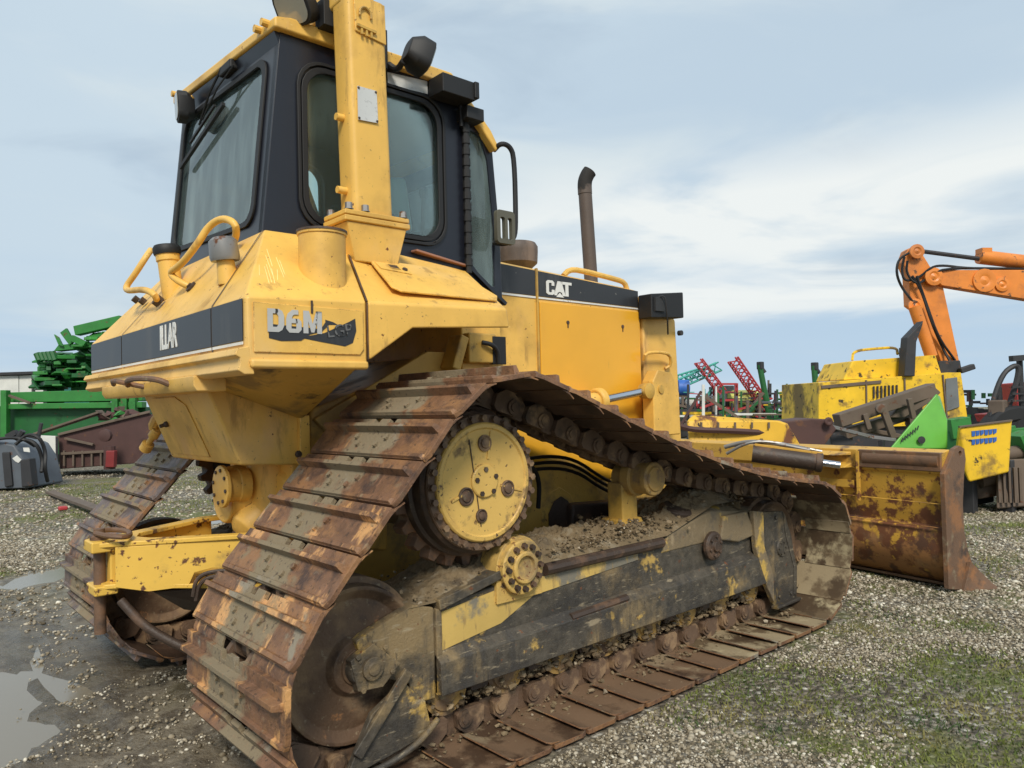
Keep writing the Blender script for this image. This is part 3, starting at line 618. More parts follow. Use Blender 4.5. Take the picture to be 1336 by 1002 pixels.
# stripe on the rear face
def rearF(y0,y1,z0,z1,x=-1.7125,t=-.003):
    g=G(); g.plate([(x,y0,z0),(x,y1,z0),(x,y1,z1),(x,y0,z1)],(t,0,0)); return g
for a,b in((-1.155,-.848),(-.832,.478),(.494,1.155)):
    obj('black_stripe_panel',rearF(a,b,1.712,1.868),m_decal,DZ)
    obj('white_pinstripe',rearF(a,b,1.697,1.708),m_white,DZ)
g=rearF(-.846,-.834,1.69,1.87,t=-.001); 
for x0 in (-.84,.486):
    g.add(*[[(-1.7135,x0-.006,zc),(-1.7135,x0+.006,zc),(-1.43,x0+.006-.15*(1 if x0>0 else -1),2.252),(-1.43,x0-.006-.15*(1 if x0>0 else -1),2.252)],[(0,1,2,3)]])
obj('rear_seam',g,m_rustdark,DZ)
put_text('ILLAR',.155,(-1.7165,-.30,1.792),(0,-1,0),(0,0,1),m_white,DZ,'rear_lettering',off=.004,sx=.62)
# bumper lips
g=G()
prof=[(-1.70,1.69),(-1.745,1.68),(-1.755,1.655),(-1.735,1.645),(-1.735,1.625),(-1.745,1.60),(-1.72,1.585),(-1.68,1.585)]
vs=[(x,y,z) for y in(-1.18,1.18) for x,z in prof]; n=len(prof)
g.add(vs,[(i,(i+1)%n,(i+1)%n+n,i+n) for i in range(n)]+[tuple(range(n)),tuple(range(n,2*n))[::-1]])
obj('rear_sill',g,m_yel,DZ,.005)
g=G(); g.hull([(x,y,z) for y in(-.74,.74) for x,z in((-1.755,1.60),(-1.755,1.56),(-1.74,1.535),(-1.62,1.535),(-1.62,1.60))]); obj('rear_bumper',g,m_yel,DZ,.006)
g=G(); g.tube([(-1.75,-.42,1.575),(-1.80,-.40,1.60),(-1.83,-.2,1.61),(-1.83,-.05,1.605),(-1.81,.0,1.585)],.013,8); g.tube([(-1.75,-.05,1.575),(-1.84,.0,1.60),(-1.84,.16,1.615),(-1.80,.3,1.60)],.012,8); obj('tow_loop',g,m_rust,DZ)
# lettering on the side
g=G(); g.plate([(-1.628,1.722),(-1.628,1.775),(-1.415,1.765),(-1.39,1.80),(-1.375,1.79),(-1.41,1.756),(-1.46,1.742),(-1.5,1.716),(-1.58,1.712)],(0,-.002,0),fn=lambda p:V((p[0],-1.1875,p[1])))
g.plate([(-1.505,1.728),(-1.40,1.75),(-1.29,1.80),(-1.262,1.815),(-1.258,1.765),(-1.275,1.715),(-1.31,1.70),(-1.42,1.715)],(0,-.002,0),fn=lambda p:V((p[0],-1.1868,p[1])))
g.plate([(-1.395,1.803),(-1.36,1.795),(-1.34,1.785),(-1.395,1.782)],(0,-.002,0),fn=lambda p:V((p[0],-1.1861,p[1])))
obj('side_decal',g,m_decal,DZ)
def glyph(pts,holes,x0,z0,w,h,y,par,m_):
    f=lambda p:V((x0+p[0]*w,y,z0+p[1]*h)); g=G(); g.plate(pts,(0,-.002,0),holes,f); obj('side_lettering',g,m_,par)
gd=[(0,0),(.66,0),(.88,.10),(1,.30),(1,.72),(.88,.92),(.66,1),(0,1)]; gdh=[(.32,.22),(.56,.22),(.66,.34),(.66,.68),(.56,.80),(.32,.80)]
g6=[(.2,0),(.8,0),(1,.14),(1,.50),(.82,.62),(.36,.62),(.42,.74),(.54,.80),(.80,.80),(.80,1),(.40,1),(.10,.82),(0,.60),(0,.16)]; g6h=[(.34,.18),(.66,.18),(.66,.42),(.34,.42)]
gm_=[(0,0),(.26,0),(.26,.55),(.42,.05),(.58,.05),(.74,.55),(.74,0),(1,0),(1,1),(.70,1),(.50,.42),(.30,1),(0,1)]
for pts_,hh_,xx,ww in((gd,[gdh],-1.634,.066),(g6,[g6h],-1.560,.062),(gm_,[],-1.490,.078)): glyph(pts_,hh_,xx,1.745,ww,.088,-1.1898,DZ,m_flake)
put_text('LGP',.07,(-1.335,-1.1905,1.760),(1,0,.12),(-.12,0,1),m_flake2,DZ,'side_lettering',off=0,sx=.95)
g=G(); g.box((-1.452,-1.189,1.85),(.008,.004,.05)); obj('vent_slot',g,m_rustdark,DZ)
# lower box
g=G(); 
RT=[(-1.625,.48),(-1.465,1.195)]
g.hull([(-1.625,-.485,1.58),(-1.625,.485,1.58),(-1.465,-.485,1.20),(-1.465,.485,1.20),(-1.155,-.485,1.18),(-1.155,.485,1.18),(-1.155,-.485,1.58),(-1.155,.485,1.58)])
lb=obj('lower_tank',g,m_yel,DZ,.012)
def lf(y,t,o=0): return V((-1.625+.16*t-o,y,1.58-.38*t))
g=G(); g.plate([lf(.34,.14,.0),lf(-.02,.14),lf(-.13,.26),lf(-.14,.93),lf(.36,.93)][::-1],(-.006,0,0)); cv=obj('access_cover',g,m_yel,DZ,.003)
g=G(); p=lf(.27,.50,.008); g.lathe(p,(-1,0,-.3),[(.016,0),(.016,.012),(.01,.02),(.01,.04),(0,.04)],12); p=V((-1.19,-.5,1.235)); g.lathe(p,(0,-1,0),[(.018,0),(.018,.01),(.012,.016),(0,.016)],10); obj('drain_knob',g,m_rustdark,DZ)
g=G(); g.box((-1.16,-.50,1.30),(.05,.03,.24)); obj('tank_flange',g,m_yel,DZ,.004)
g=G(); g.lathe((-1.50,.62,1.36),(-.3,1,-1),[(.03,0),(.03,.06),(.018,.065),(.018,.12),(.035,.125),(.035,.17),(0,.175)],12); g.lathe((-1.50,.60,1.44),(-.3,.5,-1),[(.02,0),(.03,.03),(.03,.07),(.015,.10)],10); obj('hydraulic_fitting',g,m_yel,DZ)
g=G()
rs=random.Random(9)
nS=V((0,-.345,.53)).normalized()
for k in range(16):
    x=-1.60+.014*k+rs.uniform(-.006,.006); t0=rs.uniform(.18,.45); t1=t0+rs.uniform(.12,.35)
    a=V((x,-1.178+.47*t0,1.874+.37*t0)); b=V((x+.03,-1.178+.47*t1,1.874+.37*t1)); g.bar(a+nS*.002,b+nS*.002,.0022,.0014)
obj('scratch_marks',g,mat('pale_scratched_paint',(.95,.72,.30),.5),DZ)['kind']='stuff'
# fillers
def onrear(y,t): return V((-1.71+(.285)*t,y,zc+.378*t))
nR=V((-.378,0,.285)).normalized()
g=G(); b=onrear(.16,.55); d=V((-.10,.05,1)); 
g.lathe(b-d*.05,d,[(.052,0),(.052,.20),(.058,.205),(.058,.235),(.062,.24)],24); f1=obj('filler_neck',g,m_yel,DZ)
g=G(); g.lathe(b-d*.05,d,[(.064,.236),(.068,.25),(.068,.272),(.06,.285),(0,.29)],20); obj('filler_cap',g,m_rub,f1)
g=G(); pb=hit(297,362,x=-1.60); d2=V((-.02,.06,1)).normalized(); d2=V((-.12,.0,1)).normalized()
g.lathe(pb-d2*.03,d2,[(.044,0),(.036,.10)],20); f2=obj('filler_neck',g,m_yel,DZ)
g=G(); g.lathe(pb-d2*.03,d2,[(.058,.10),(.062,.115),(.058,.185),(.04,.20),(0,.205)],20); obj('filler_cap',g,m_steel,f2)
g=G(); g.cyl((-1.305,-1.0,1.93),(-1.305,-1.0,2.185),.098,40); p=g.lathe((-1.305,-1.0,2.18),(0,0,1),[(.103,0),(.103,.018),(.09,.02),(.088,.005),(0,.0)],40); gg=g; c1=obj('post_socket',g,m_yel,DZ,.003)
g=G(); g.lathe((-1.305,-1.0,2.192),(0,0,1),[(.106,0),(.106,.009),(.09,.0095)],40); obj('socket_rim',g,m_rustdark,c1)
# grab rails on the rear slope
def rp(px,py,x): return hit(px,py,x=x)
g=G(); g.tube([rp(250,375,-1.575),rp(234,368,-1.62),rp(220,356,-1.64),rp(236,346,-1.63),rp(258,318,-1.60),rp(272,295,-1.56),rp(290,284,-1.53),rp(306,290,-1.52),rp(309,303,-1.50),rp(306,313,-1.47)],.0165,12)
obj('grab_rail',g,m_yel,DZ)
g=G(); g.lathe(rp(250,375,-1.58),nR,[(.03,-.02),(.03,.01),(.014,.014),(.014,.02)],8); g.lathe(rp(205,392,-1.64),nR,[(.03,-.02),(.03,.01),(0,.012)],8); g.lathe(rp(185,392,-1.60),nR,[(.02,-.02),(.02,.01),(0,.012)],8); g.lathe(rp(176,390,-1.60),nR,[(.02,-.02),(.02,.01),(0,.012)],8); obj('rail_foot',g,m_rustdark,DZ)
g=G(); g.tube([rp(205,393,-1.64),rp(202,384,-1.67),rp(188,377,-1.68),rp(166,380,-1.68),rp(164,374,-1.67),rp(176,358,-1.64),rp(190,336,-1.6),rp(197,326,-1.56)],.0165,12); obj('grab_rail',g,m_yel,DZ)
# ---- rollover post (right) and its twin, crossbeam
def post(s):
    px_,py_=-.965,-.80*s
    g=G(); lean=V((-.025,.0,1.0))
    b=V((px_,py_,2.33)); tpt=b+lean*1.04
    outp=rrect(-.105,.105,-.075,.075,.03,4)
    n=len(outp); vs=[b+V((x,y,0)) for x,y in outp]+[tpt+V((x,y,0)) for x,y in outp]
    g.add(vs,[(i,(i+1)%n,n+(i+1)%n,n+i) for i in range(n)]+[tuple(range(n))[::-1],tuple(range(n,2*n))])
    po=obj('rollover_post',g,m_yel,DZ,.004)
    g=G(); g.box((px_,py_,2.338),(.345,.205,.024)); g.box((px_,py_,2.310),(.35,.21,.026)); 
    g.hull([(px_+dx,py_+dy,z) for dx,dy,z in [(sx*.16,sy*.095,2.297) for sx in(-1,1) for sy in(-1,1)]+[(sx*.135,sy*.085,2.24) for sx in(-1,1) for sy in(-1,1)]+[(sx*.115,sy*.08,2.12) for sx in(-1,1) for sy in(-1,1)]]); obj('post_base',g,m_yel,DZ,.006)
    g=G()
    for dx in(-.145,-.06,.145):
        for dy in(-.085,.085): g.lathe((px_+dx,py_+dy,2.352),(0,0,1),[(.022,0),(.022,.004),(.017,.004),(.017,.03)],6,False)
    obj('post_bolt',g,m_steel,po)
    g=G(); g.plate([b+V((-.09,-.076*s,.86)),b+V((.075,-.076*s,.84)),b+V((.07,-.076*s,1.03)),b+V((-.095,-.076*s,1.03))],(0,-.008*s,0)); obj('post_cap_plate',g,m_yel,po,.006)
    g=G(); 
    for h in (.13,.47): g.cyl(b+V((-.08,.0,h)),b+V((-.155,.0,h+.0)),.017,12)
    obj('post_stub',g,m_yel,po)
    return b,tpt
pb_,pt_=post(1); post(-1)
g=G(); g.hull([(x,y,z) for x in(-1.10,-.92) for y in(-.84,.84) for z in(3.33,3.46)]); obj('rollover_crossbeam',g,m_yel,DZ,.02)
g=G(); 
def onpost(px,py): return hit(px,py,y=-.8805)
pp=[onpost(466,112),onpost(491,119),onpost(493,161),onpost(467,156)]
g.plate(pp,(0,-.003,0)); dp=obj('data_plate',g,m_plate,DZ)
g=G(); 
for a in pp: g.lathe(a.lerp(sum(pp,V((0,0,0)))/4,.1)+V((0,-.003,0)),(0,-1,0),[(.006,0),(.005,.004),(0,.004)],8)
obj('plate_screw',g,m_rustdark,dp)
g=G(); a=[onpost(464,33),onpost(489,44)]; g.bar(a[0]+V((0,-.012,0)),a[1]+V((0,-.012,0)),.01,.012); 
for t in(.25,.5,.75): p=a[0].lerp(a[1],t); g.box((p.x,-.891,p.z-.02),(.01,.008,.03))
q0=onpost(475,18); g.tube([q0+V((-.03,-.012,-.02)),q0+V((-.03,-.012,.01)),q0+V((0,-.012,.03)),q0+V((.03,-.012,.01)),q0+V((.03,-.012,-.02))],.006,6); obj('post_mark',g,m_yeld,DZ)
# ---- cab
def topz(y): return 3.215+.065*(y+.62)
def rearW(p): y,z=p; return V((-1.405+(z-2.24)*.105,y,z))
zb=2.19
g=G(); outer=[(-.62,zb),(.735,zb),(.735,topz(.735)),(-.62,topz(-.62))]
hole=rrect(-.505,.655,2.325,3.12,.09); hole=[(y,z+.05*(y+.5)) for y,z in hole]
g.plate(outer,(.05,0,0),[hole],rearW)
CAB=obj('cab_shell',g,m_blk,DZ,.006)
def inset(h,w): return ring(h,w)
g=G(); g.plate(ring(hole,-.022),(-.012,0,0),[ring(hole,.022)],lambda p:rearW(p)+V((-.001,0,0))); obj('window_seal',g,m_rub,DZ,.005)
g=G(); g.plate(ring(hole,-.004),(.006,0,0),fn=lambda p:rearW(p)+V((.012,0,0))); RW=obj('rear_window',g,m_glass_d,DZ)
def sideW(p,yy=-.62): return V((p[0],yy,p[1]))
def xr(z): return -1.405+(z-2.24)*.105
for yy,th in((-.623,.05),(.738,-.05)):
    sg=-1 if yy<0 else 1
    zt=topz(yy)
    outer=[(xr(zb)+.05*0,zb-.03),(-.24,zb-.05),(-.24,zt-.02),(xr(zt),zt)]
    outer=[(xr(zb),zb),(-.24,zb-.06),(-.24,zt+.0),(xr(zt),zt)]
    hole=rrect(-1.195,-.40,2.335,3.085,.12); hole=[(x-.0,z) for x,z in hole]
    g=G(); g.plate(outer,(0,th,0),[hole],lambda p:sideW(p,yy)); obj('cab_side',g,m_blk,DZ,.006)
    g=G(); g.plate(ring(hole,-.04),(0,.016*sg,0),[ring(hole,-.02)],lambda p:sideW(p,yy)); g.plate(ring(hole,-.012),(0,.012*sg,0),[ring(hole,.022)],lambda p:sideW(p,yy)); obj('window_seal',g,m_rub,DZ,.005)
    g=G(); g.plate(ring(hole,-.004),(0,-.006*sg,0),fn=lambda p:sideW(p,yy-.012*sg)); obj('side_window',g,m_glass,DZ)
    # door section, bending slightly inwards
    def dW(p): 
        t=(p[0]+.24)/.30; return V((p[0],yy-sg*.03*t,p[1]))
    outer=[(-.235,2.20),(-.10,2.09),(.055,2.02),(.045,2.45),(.0,2.93),(-.06,3.04),(-.235,3.10)]
    hole=[(-.205,2.26),(-.06,2.13),(-.01,2.13),(.0,2.45),(-.045,2.86),(-.09,2.97),(-.205,3.03)]
    g=G(); g.plate(outer,(0,th*.8,0),[hole],dW); dr=obj('cab_door',g,m_blk,DZ,.006)
    g=G(); g.plate(hole,(0,-.006*sg,0),fn=lambda p:dW(p)+V((0,-.012*sg,0))); obj('door_glass',g,m_glass_d,dr)
    g=G(); g.cyl((-.235,yy+sg*.025,2.18),(-.235,yy+sg*.025,3.08),.018,10)
    for k in range(14): z=2.22+k*.062; g.cyl((-.235,yy+sg*.025,z),(-.235,yy+sg*.025,z+.04),.023,10)
    obj('door_hinge',g,m_rub,dr)
    g=G(); y_=yy+sg*.06
    g.tube([(-.01,yy,2.92),(-.01,y_,2.945),(.05,y_+sg*.01,2.94),(.085,y_+sg*.01,2.88),(.085,y_+sg*.01,2.5),(.07,y_+sg*.01,2.40),(.01,y_,2.365),(-.03,yy,2.38)],.015,10); obj('door_handle_rail',g,m_rub,dr)
    g=G(); g.plate([(x,y_,z) for x,z in rrect(-.075,.06,2.36,2.55,.02,3)],(0,sg*.03,0),[[(x,y_,z) for x,z in rrect(-.05,-.015,2.385,2.51,.012,3)],[(x,y_,z) for x,z in rrect(.005,.038,2.385,2.51,.012,3)]]); obj('door_latch',g,mat('olive_grey_latch',(.10,.095,.07),.6),dr,.003)
    g=G(); g.bar((-.245,yy+sg*.005,2.24),(.05,yy+sg*.0,2.03),.02,.02); obj('door_sill',g,m_blk,dr)
# front wall
g=G(); ft=[(-.60,2.0),(.71,2.0),(.68,2.97),(-.57,2.95)]
g.plate(ft,(-.04,0,0),[rrect(-.52,.64,2.3,2.85,.06)],lambda p:V((.055-.09*(p[1]-2),p[0],p[1]))); obj('cab_front',g,m_blk,DZ,.004)
g=G(); g.plate(rrect(-.52,.64,2.3,2.85,.06),(-.004,0,0),fn=lambda p:V((.03-.09*(p[1]-2),p[0],p[1]))); obj('front_window',g,m_glass,DZ)
# roof
g=G(); 
def rz(y,z): return z+.065*(y+.62)
prof=[(-1.345,3.205),(-1.345,3.255),(-1.25,3.275),(-.33,3.275),(-.06,3.02),(.0,2.93),(-.02,2.90),(-.10,2.98),(-.34,3.20)]
vs=[(x,y,rz(y,z)) for y in(-.66,.775) for x,z in prof]; n=len(prof)
g.plate([(x,-.66,z) for x,z in prof],(0,1.435,.093)); obj('cab_roof',g,m_yel,DZ,.012)
g=G(); 
def bead(px,py): 
    p=hit(px,py,x=-1.36); return p
for p in (V((-1.355,-.58,3.25)),V((-1.355,.70,3.335)),V((-1.355,-.5,3.25))): g.cyl(p+V((-.02,0,0)),p+V((.02,0,0)),.018,10)
obj('roof_lug',g,m_yel,DZ)
g=G(); g.plate([(x,-.62,z) for x,z in((-1.33,3.205),(-.34,3.205),(-.08,2.99),(-.2,3.0),(-.4,3.12),(-1.3,3.13))],(0,1.35,.08)); obj('roof_liner',g,m_blk,DZ)
# interior
g=G(); g.box((-.65,.06,2.14),(1.35,1.25,.08)); obj('cab_floor',g,m_rub,DZ)
g=G(); g.hull([(x,y,z) for x,y,z in((-.95,-.2,2.25),(-.45,-.2,2.25),(-.95,.3,2.25),(-.45,.3,2.25),(-.95,-.2,2.45),(-.45,-.2,2.42),(-.95,.3,2.45),(-.45,.3,2.42))]); g.hull([(x,y,z) for x,y,z in((-1.0,-.2,2.4),(-.85,-.2,2.4),(-1.0,.3,2.4),(-.85,.3,2.4),(-1.08,-.13,2.85),(-.98,-.13,2.85),(-1.08,.23,2.85),(-.98,.23,2.85))]); g.box((-.7,-.32,2.42),(.4,.10,.22)); g.box((-.7,.42,2.42),(.4,.10,.22)); g.box((-.1,.05,2.35),(.2,.9,.35)); obj('driver_seat',g,m_seat,DZ,.03,seg=3)
g=G(); c_=[hit(505,230,y=-.25),hit(531,230,y=-.25),hit(541,303,y=-.25),hit(505,303,y=-.25)]; g.hull([p+V((0,o_,0)) for p in c_ for o_ in(0,.10)]); obj('daylight_patch_block',g,m_pale,DZ,.03,seg=3)  # added pale block, standing in for daylight through the opposite window
g=G(); g.cyl((-.35,-.35,2.2),(-.30,-.32,2.66),.012,8); g.lathe((-.30,-.32,2.66),(0,0,1),[(.02,0),(.028,.03),(.02,.06),(0,.065)],10); g.box((-1.15,-.45,2.45),(.06,.06,.6)); obj('control_lever',g,m_rub,DZ)
# sticker strip on the right side
g=G(); g.plate([hit(505,94,y=-.622),hit(557,106,y=-.622),hit(558,123,y=-.622),hit(506,110,y=-.622)],(0,-.002,0)); obj('warning_sticker',g,m_plate,DZ)
# wiper
wx=lambda px,py,o=.03: (lambda p: p)(hit(px,py,x=-1.36))
g=G()
A_=rearW((hit(308,92,x=-1.33).y,hit(308,92,x=-1.33).z))+V((-.04,0,0))
def rwp(px,py,o): 
    # intersection with the slanted rear wall
    d=CF+CR*((px-668)/FPX)+CU*((501-py)/FPX); n_=V((-1,0,.105)); p0=V((-1.405,0,2.24)); t=n_.dot(p0-CAMLOC)/n_.dot(d); return CAMLOC+d*t+V((-o,0,0))
g.tube([rwp(302,92,.05),rwp(288,125,.06),rwp(270,165,.04)],.007,6,0); g.tube([rwp(318,88,.05),rwp(296,118,.05),rwp(274,158,.04)],.005,6,0)
wi=obj('wiper_arm',g,m_rub,DZ)
g=G(); g.bar(rwp(298,137,.025),rwp(242,220,.025),.018,.02); g.bar(rwp(290,140,.04),rwp(258,188,.04),.012,.012); obj('wiper_blade',g,m_rub,wi)
g=G(); g.box(rwp(306,92,.03),(.05,.16,.05)); obj('wiper_motor',g,m_rub,wi,.01)
# lamps
def lamp(name,c,d,w,h,dep,par,up=V((0,0,1)),lens=True):
    d=V(d).normalized(); x=d.cross(up).normalized(); z=x.cross(d); c=V(c)
    g=G(); f=rrect(-w/2,w/2,-h/2,h/2,.3*min(w,h),4); b=rrect(-w*.32,w*.32,-h*.32,h*.32,.2*min(w,h),4); n=len(f)
    vs=[c+x*a+z*b_ for a,b_ in f]+[c-d*dep*.55+x*a+z*b_ for a,b_ in f]+[c-d*dep+x*a+z*b_ for a,b_ in b]
    fs=[tuple(range(n))]+[(i,(i+1)%n,n+(i+1)%n,n+i) for i in range(n)]+[(n+i,n+(i+1)%n,2*n+(i+1)%n,2*n+i) for i in range(n)]+[tuple(range(2*n,3*n))]
    g.add(vs,fs); o=obj(name,g,m_rub,par,.006)
    if lens:
        g=G(); f=rrect(-w*.42,w*.42,-h*.42,h*.42,.25*min(w,h),4); g.plate([c+d*.002+x*a+z*b_ for a,b_ in f],d*.004); obj('lamp_lens',g,m_lampf,o)
    return o
L1=hit(386,8,y=-.62); lamp('work_lamp',hit(380,10,y=-.66),(-.75,-.35,-.55),.19,.17,.13,DZ)
g=G(); g.tube([hit(395,30,y=-.60),hit(405,42,y=-.60),hit(420,38,y=-.62),hit(432,28,y=-.66)],.016,8); g.box(hit(428,22,y=-.68),(.09,.09,.13)); obj('lamp_bracket',g,m_rub,DZ,.006)
lamp('work_lamp',hit(231,139,x=-1.42),(-1,.2,-.05),.13,.165,.09,DZ)
g=G(); g.tube([hit(238,135,x=-1.40),hit(246,130,x=-1.37),hit(252,126,x=-1.35)],.012,6); obj('lamp_bracket',g,m_yel,DZ)
lamp('work_lamp',hit(545,75,y=-.80)+V((.06,0,0)),(1,-.2,-.35),.17,.17,.12,DZ)
g=G(); g.tube([hit(507,84,y=-.66),hit(518,92,y=-.70),hit(526,80,y=-.76)],.016,8); g.tube([hit(502,40,y=-.72),hit(503,90,y=-.72)],.012,8,0); obj('lamp_bracket',g,m_rub,DZ)
g=G(); g.box(hit(590,118,y=-.70),(.22,.13,.10)); g.box(hit(614,122,y=-.72),(.03,.12,.09)); g.box(hit(612,152,y=-.66),(.12,.12,.07)); g.cyl(hit(600,130,y=-.66),hit(602,165,y=-.66),.012,8); obj('roof_bracket_box',g,m_rub,DZ,.01)
# ---- hood
g=G(); YH=.48
g.hull([(x,y,z) for y,zz in((-YH,0),(YH,0)) for x,z in((.06,1.25),(.06,2.12),(1.46,2.115),(1.46,1.25))]+[(x,y,z) for y in(-YH+.0,YH) for x,z in((.10,2.30),(1.45,2.235))]+[(x,y,z) for y in(-.40,.40) for x,z in((.10,2.335),(1.45,2.265))])
HD=obj('engine_hood',g,m_yel,DZ,.01)
for s in(1,-1):
    y=-YH*s
    def hp(x,z,o=.003): return V((x,y-o*s,z))
    g=G(); g.plate([hp(.10,2.128),hp(.425,2.125),hp(.425,2.285),hp(.10,2.30)],(0,-.003*s,0)); g.plate([hp(.447,2.125),hp(1.44,2.118),hp(1.44,2.235),hp(.447,2.284)],(0,-.003*s,0)); obj('black_hood_stripe',g,m_decal,HD)
    g=G(); g.plate([hp(.10,2.112),hp(.425,2.109),hp(.425,2.121),hp(.10,2.124)],(0,-.003*s,0)); g.plate([hp(.447,2.109),hp(1.44,2.103),hp(1.44,2.113),hp(.447,2.120)],(0,-.003*s,0)); obj('white_pinstripe',g,m_white,HD)
    g=G(); g.plate([hp(.452,1.30,.001),hp(1.445,1.30,.001),hp(1.445,2.085,.001),hp(.452,2.09,.001)],(0,-.012*s,0)); dp_=obj('engine_side_door',g,m_yel2,HD,.006)
    g=G()
    for x in(.70,1.25): g.lathe(hp(x,1.97,.013),(0,-s,0),[(.014,0),(.012,.006),(0,.006)],8); g.box(hp(x,1.95,.015),(.008,.004,.03))
    obj('door_fastener',g,m_rustdark,dp_)
    g=G(); g.bar(hp(.436,1.3,.004),hp(.436,2.30,.004),.014,.02,(0,1,0)); obj('hood_seam',g,m_yeld,HD,.003)
    g=G(); g.tube([hit(735,360,y=-.42) if s>0 else V((.77,.42,2.29)),V((.80,-.42*s,2.335)),V((.9,-.42*s,2.345)),V((1.30,-.42*s,2.315)),V((1.375,-.42*s,2.30)),V((1.40,-.42*s,2.25))],.019,10,1); obj('hood_hand_rail',g,m_yel,HD)
# maker's letters, drawn as polygons
lx0,lx1,lz0,lz1=.517,.752,2.137,2.236
def LT(u,v): return (lx0+(lx1-lx0)*u,lz0+(lz1-lz0)*v)
cpts=[LT(*p) for p in((.31,.64),(.31,.86),(.24,.98),(.07,.98),(0,.88),(0,.14),(.07,.04),(.24,.04),(.31,.14),(.31,.38),(.21,.38),(.21,.22),(.18,.20),(.13,.20),(.10,.24),(.10,.78),(.13,.82),(.18,.82),(.21,.79),(.21,.64))]
apts=[LT(*p) for p in((.30,.04),(.44,.98),(.59,.98),(.74,.04),(.63,.04),(.60,.22),(.52,.30),(.43,.22),(.40,.04))]
tri=[LT(*p) for p in((.38,-.02),(.515,.27),(.68,-.02))]
tpts=[LT(*p) for p in((.62,.98),(.62,.80),(.74,.80),(.74,.04),(.86,.04),(.86,.80),(.99,.80),(.99,.98))]
for s in(1,-1):
    for nm,pl in(('hood_letter_c',cpts),('hood_letter_a',apts),('hood_letter_t',tpts)):
        g=G(); g.plate([V((x,-(YH+.0065)*s,z)) for x,z in pl],(0,-.003*s,0)); obj('hood_lettering',g,m_white,HD)
    g=G(); g.plate([V((x,-(YH+.0065)*s,z-.004)) for x,z in tri],(0,-.0035*s,0)); obj('hood_emblem_triangle',g,m_white,HD)
# radiator guard
g=G(); g.hull([(x,y,z) for y in(-.50,.50) for x,z in((1.47,.95),(1.47,2.20),(1.60,2.21),(1.86,2.05),(1.90,.95))]); RG=obj('radiator_guard',g,m_yel,DZ,.014)
for s in(1,-1):
    g=G(); gx=[hit(840,470,y=-.53),hit(842,461,y=-.56),hit(858,459,y=-.57),hit(874,462,y=-.56),hit(876,476,y=-.54),hit(868,481,y=-.51)]
    g.tube([V((p.x,p.y*s,p.z)) for p in gx],.012,8,1); obj('grab_handle',g,m_yel,RG)
    g=G(); g.hull([(x,-y*s,z) for x,y,z in((1.42,.50,2.20),(1.80,.50,2.24),(1.80,.50,2.05),(1.42,.50,2.03),(1.42,.62,2.20),(1.80,.62,2.24),(1.80,.62,2.05),(1.42,.62,2.03))]); lb_=obj('lamp_housing',g,m_rub,RG,.008)
    g=G(); g.box((1.50,-.625*s,2.13),(.10,.02,.10)); g.tube([(1.47,-.60*s,2.16),(1.52,-.66*s,2.20),(1.55,-.65*s,2.10),(1.60,-.62*s,2.0),(1.68,-.56*s,1.93)],.006,6); g.lathe((1.88,-.51*s,1.95),(0,-s,0),[(.02,0),(.02,.03),(0,.03)],10); obj('lamp_wiring',g,m_seat,RG)
    g=G(); g.prism([(1.36,1.20),(1.36,1.58),(1.42,1.66),(1.58,1.64),(1.66,1.50),(1.66,1.20)],-.56*s,-.66*s); obj('lift_cylinder_bracket',g,m_yel,DZ,.01)
    g=G(); a=hit(785,522,y=-.60); b=hit(842,510,y=-.62); dd=(b-a).normalized(); 
    A1=V((a.x,a.y*s,a.z)); B1=V((b.x,b.y*s,b.z)); dd=(B1-A1).normalized()
    g.cyl(A1-dd*.05,B1,.027,18); obj('lift_cylinder_rod',g,m_chrome,DZ)
    g=G(); g.cyl(A1-dd*.65,A1,.06,24); g.lathe(A1-dd*.06,dd,[(.075,0),(.085,.01),(.085,.05),(.06,.07)],24); obj('lift_cylinder',g,m_yel,DZ,.004)
    g=G(); g.lathe(B1+dd*.0,V((0,-s,0)),[(.05,-.03),(.055,0),(.055,.04),(.03,.05)],18); g.lathe((B1.x+.12,-.66*s,B1.z+.01),(0,-s,0),[(.03,0),(.03,.01),(.0,.012)],12); obj('lift_cylinder_eye',g,m_yeld,DZ)
# exhaust, precleaner
g=G(); a=V((1.49,0,2.24)); b=V((1.44,0,3.08)); g.cyl(a,b,.052,24,caps=False); 
g.tube([b-V((0,0,.03)),V((1.437,0,3.14)),V((1.452,-.015,3.195)),V((1.47,-.03,3.225))],.055,24,2); 
EX=obj('exhaust_stack',g,m_exh,DZ)
g=G(); e=V((1.47,-.03,3.226)); g.lathe(e,(.45,-.35,.80),[(.05,.001),(0,.002)],20); obj('exhaust_mouth',g,m_rub,EX)
g=G(); pc=hit(674,345,y=-.05); g.lathe((pc.x,pc.y,2.30),(0,0,1),[(.10,0),(.10,.08),(.145,.12),(.15,.20),(.15,.235),(.135,.26),(.05,.275),(0,.275)],32); obj('air_precleaner',g,m_exh,DZ,.003)
# firewall panel between cab and hood, gadget under fender
g=G(); g.hull([(x,y,z) for y in(-.55,.55) for x,z in((-.22,1.55),(-.22,2.10),(.06,2.08),(.10,1.5))]); obj('firewall_cowl',g,m_yel,DZ,.01)
g=G(); g.box((-.12,-.585,1.77),(.20,.06,.17)); g.box((-.28,-.56,1.74),(.06,.12,.2),Matrix.Rotation(R(20),3,'Y')); gb=obj('valve_cover',g,m_yeld,DZ,.01)
g=G(); g.tube([(-.14,-.63,1.80),(-.08,-.65,1.79),(-.03,-.64,1.75),(-.02,-.63,1.68)],.014,8); g.box((.0,-.60,1.76),(.10,.04,.16)); obj('valve_linkage',g,m_rub,DZ,.004)
